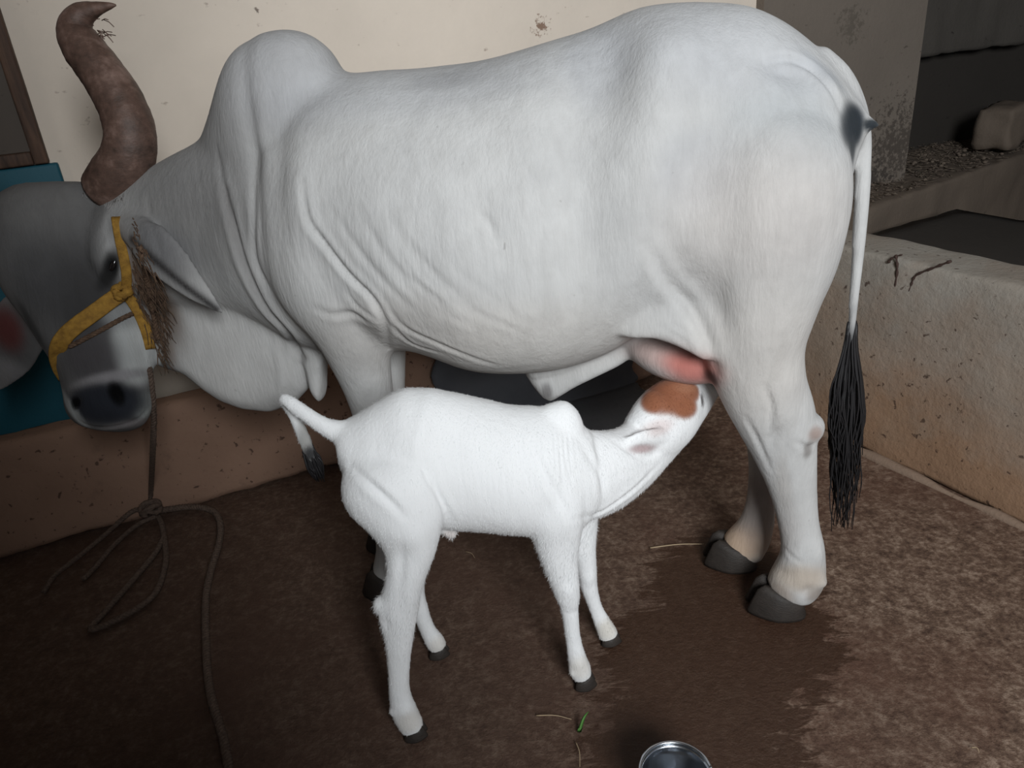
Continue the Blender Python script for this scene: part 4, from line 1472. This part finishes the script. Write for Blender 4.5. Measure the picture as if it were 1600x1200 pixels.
# ------------------------------------------------------------------ dark slate layer over floor and kerb behind the calf, nature unknown
M_slate = mat('dark_slate', (0.022, 0.024, 0.030), 0.8)
t = NT(M_slate)
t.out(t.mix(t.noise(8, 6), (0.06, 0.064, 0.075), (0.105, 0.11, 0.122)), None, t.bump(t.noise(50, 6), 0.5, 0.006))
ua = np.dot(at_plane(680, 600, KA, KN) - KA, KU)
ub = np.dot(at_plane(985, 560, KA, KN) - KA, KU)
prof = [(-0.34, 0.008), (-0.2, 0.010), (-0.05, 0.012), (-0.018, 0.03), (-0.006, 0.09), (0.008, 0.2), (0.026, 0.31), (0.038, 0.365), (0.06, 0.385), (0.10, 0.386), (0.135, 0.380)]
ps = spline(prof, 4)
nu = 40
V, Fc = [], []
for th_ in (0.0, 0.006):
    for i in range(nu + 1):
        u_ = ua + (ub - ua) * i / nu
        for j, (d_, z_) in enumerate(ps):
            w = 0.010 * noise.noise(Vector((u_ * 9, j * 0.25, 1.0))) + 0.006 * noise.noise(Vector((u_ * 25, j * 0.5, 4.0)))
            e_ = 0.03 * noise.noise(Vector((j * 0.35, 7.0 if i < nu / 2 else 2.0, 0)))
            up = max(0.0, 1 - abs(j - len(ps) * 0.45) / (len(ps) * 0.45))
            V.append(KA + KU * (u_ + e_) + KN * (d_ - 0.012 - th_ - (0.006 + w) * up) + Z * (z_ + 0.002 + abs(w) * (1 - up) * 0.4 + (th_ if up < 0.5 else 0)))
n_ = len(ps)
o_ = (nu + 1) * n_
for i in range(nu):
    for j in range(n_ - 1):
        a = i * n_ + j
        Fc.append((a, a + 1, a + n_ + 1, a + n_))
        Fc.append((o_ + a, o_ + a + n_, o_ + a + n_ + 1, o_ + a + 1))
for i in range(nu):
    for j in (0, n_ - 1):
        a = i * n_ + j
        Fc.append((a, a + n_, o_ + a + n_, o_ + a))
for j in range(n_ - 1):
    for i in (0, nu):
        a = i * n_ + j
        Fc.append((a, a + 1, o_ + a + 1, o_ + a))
tag(new_obj('overlay', mesh('overlay', V, Fc), M_slate), 'dark slate tarpaulin draped over the manger kerb behind the calf\'s back', 'overlay')

# ------------------------------------------------------------------ roots on the trough, straw, grass, chaff
M_root = mat('dark_root', (0.05, 0.028, 0.022), 0.8)
for i, L in enumerate([[(1486, 408), (1460, 418), (1432, 430), (1424, 445), (1418, 465), (1414, 486)],
                       [(1400, 398), (1402, 420), (1399, 450), (1398, 478), (1397, 500), (1398, 524)],
                       [(1388, 410), (1396, 402), (1410, 398)]]):
    P = np.array([at_plane(x, y, TC + TN * (0.05 * 0.85 - 0.002), TN) for x, y in spline(L, 6)])
    r = np.linspace(0.004, 0.0022, len(P)) * (1 + 0.4 * np.sin(np.arange(len(P)) * 1.9))
    v, f = simple_tube(P, list(r), 7)
    new_obj('root', mesh('root', v, f), M_root, tt)

M_straw = mat('pale_straw', (0.36, 0.27, 0.17), 0.7)
M_grass = mat('green_grass', (0.06, 0.17, 0.03), 0.6)


def straw(name, a, c, r, M, label, cat, group=None):
    p, q = at_z(*a, 0.004), at_z(*c, 0.006)
    P = spline([p, (p + q) / 2 + Z * 0.004 + KU * 0.004, q], 5)
    v, f = simple_tube(P, list(np.linspace(r, r * 0.4, len(P))), 6)
    return tag(new_obj(name, mesh(name, v, f), M), label, cat, group)


straw('straw', (1016, 856), (1100, 850), 0.0022, M_straw, 'long pale straw lying beside the far hind hoof', 'straw')
straw('straw', (838, 1118), (893, 1124), 0.0015, M_straw, 'short straw lying left of the green grass blade', 'straw')
straw('straw', (900, 1160), (906, 1198), 0.0014, M_straw, 'thin straw lying left of the steel pot', 'straw')
straw('straw', (1518, 1168), (1530, 1176), 0.0014, M_straw, 'tiny straw at the lower right of the floor', 'straw')
straw('straw', (728, 862), (742, 872), 0.0013, M_straw, 'tiny straw under the calf\'s belly', 'straw')
gp, gq = at_z(905, 1144, 0.004), at_z(920, 1112, 0.03)
R = []
for i, q in enumerate(np.linspace(0, 1, 9)):
    c = gp + (gq - gp) * q + Z * 0.012 * math.sin(q * 3.1)
    w = 0.0045 * (1 - q) ** 0.6 + 0.0003
    R.append(np.array([c + CR * w, c + CU * 0.0009, c - CR * w, c - CU * 0.0009]))
v, f = rings_mesh(R)
tag(new_obj('grass_blade', mesh('grass_blade', v, f), M_grass), 'single green grass blade on the brown floor near the calf', 'grass')

# chaff and rubble on the ledge behind the trough
rs = random.Random(12)
parts = []
for i in range(900):
    a, d = rs.uniform(0.02, 1.75), rs.uniform(0.02, 0.6)
    p = e0 + eu * (a + 0.1) + en * d + Z * (0.512 + 0.02 * d)
    if rs.random() < 0.93:
        L, an = rs.uniform(0.01, 0.05), rs.uniform(0, 6.28)
        q = p + np.array([math.cos(an) * L, math.sin(an) * L, rs.uniform(0, 0.012)])
        parts.append(simple_tube(np.array([p, q]), rs.uniform(0.001, 0.0028), 4))
    else:
        r = rs.uniform(0.004, 0.018)
        parts.append(ellipsoid(p, np.eye(3), [r, r * rs.uniform(0.6, 1), r * 0.6], 6, 4))
v, f = join(parts)
tag(new_obj('chaff', mesh('chaff', v, f), M_ledge, lg), 'dry chaff and crumbs strewn on the ledge', kind='stuff')
# rough block at the far right
bp = at_z(1580, 243, 0.5)
bp[2] = 0.5
c = []
for z in (0.53, 0.76):
    c += [bp - eu * 0.06 + Z * (z - 0.5), bp + eu * 0.3 + Z * (z - 0.5), bp + eu * 0.3 + en * 0.2 + Z * (z - 0.5), bp - eu * 0.06 + en * 0.2 + Z * (z - 0.5)]
tag(rough_box('stone_block', c, M_ledge, None, cell=0.04, amp=0.03, bevel=0.035, seed=5), 'rough grey stone block on the ledge at the right edge', 'block')
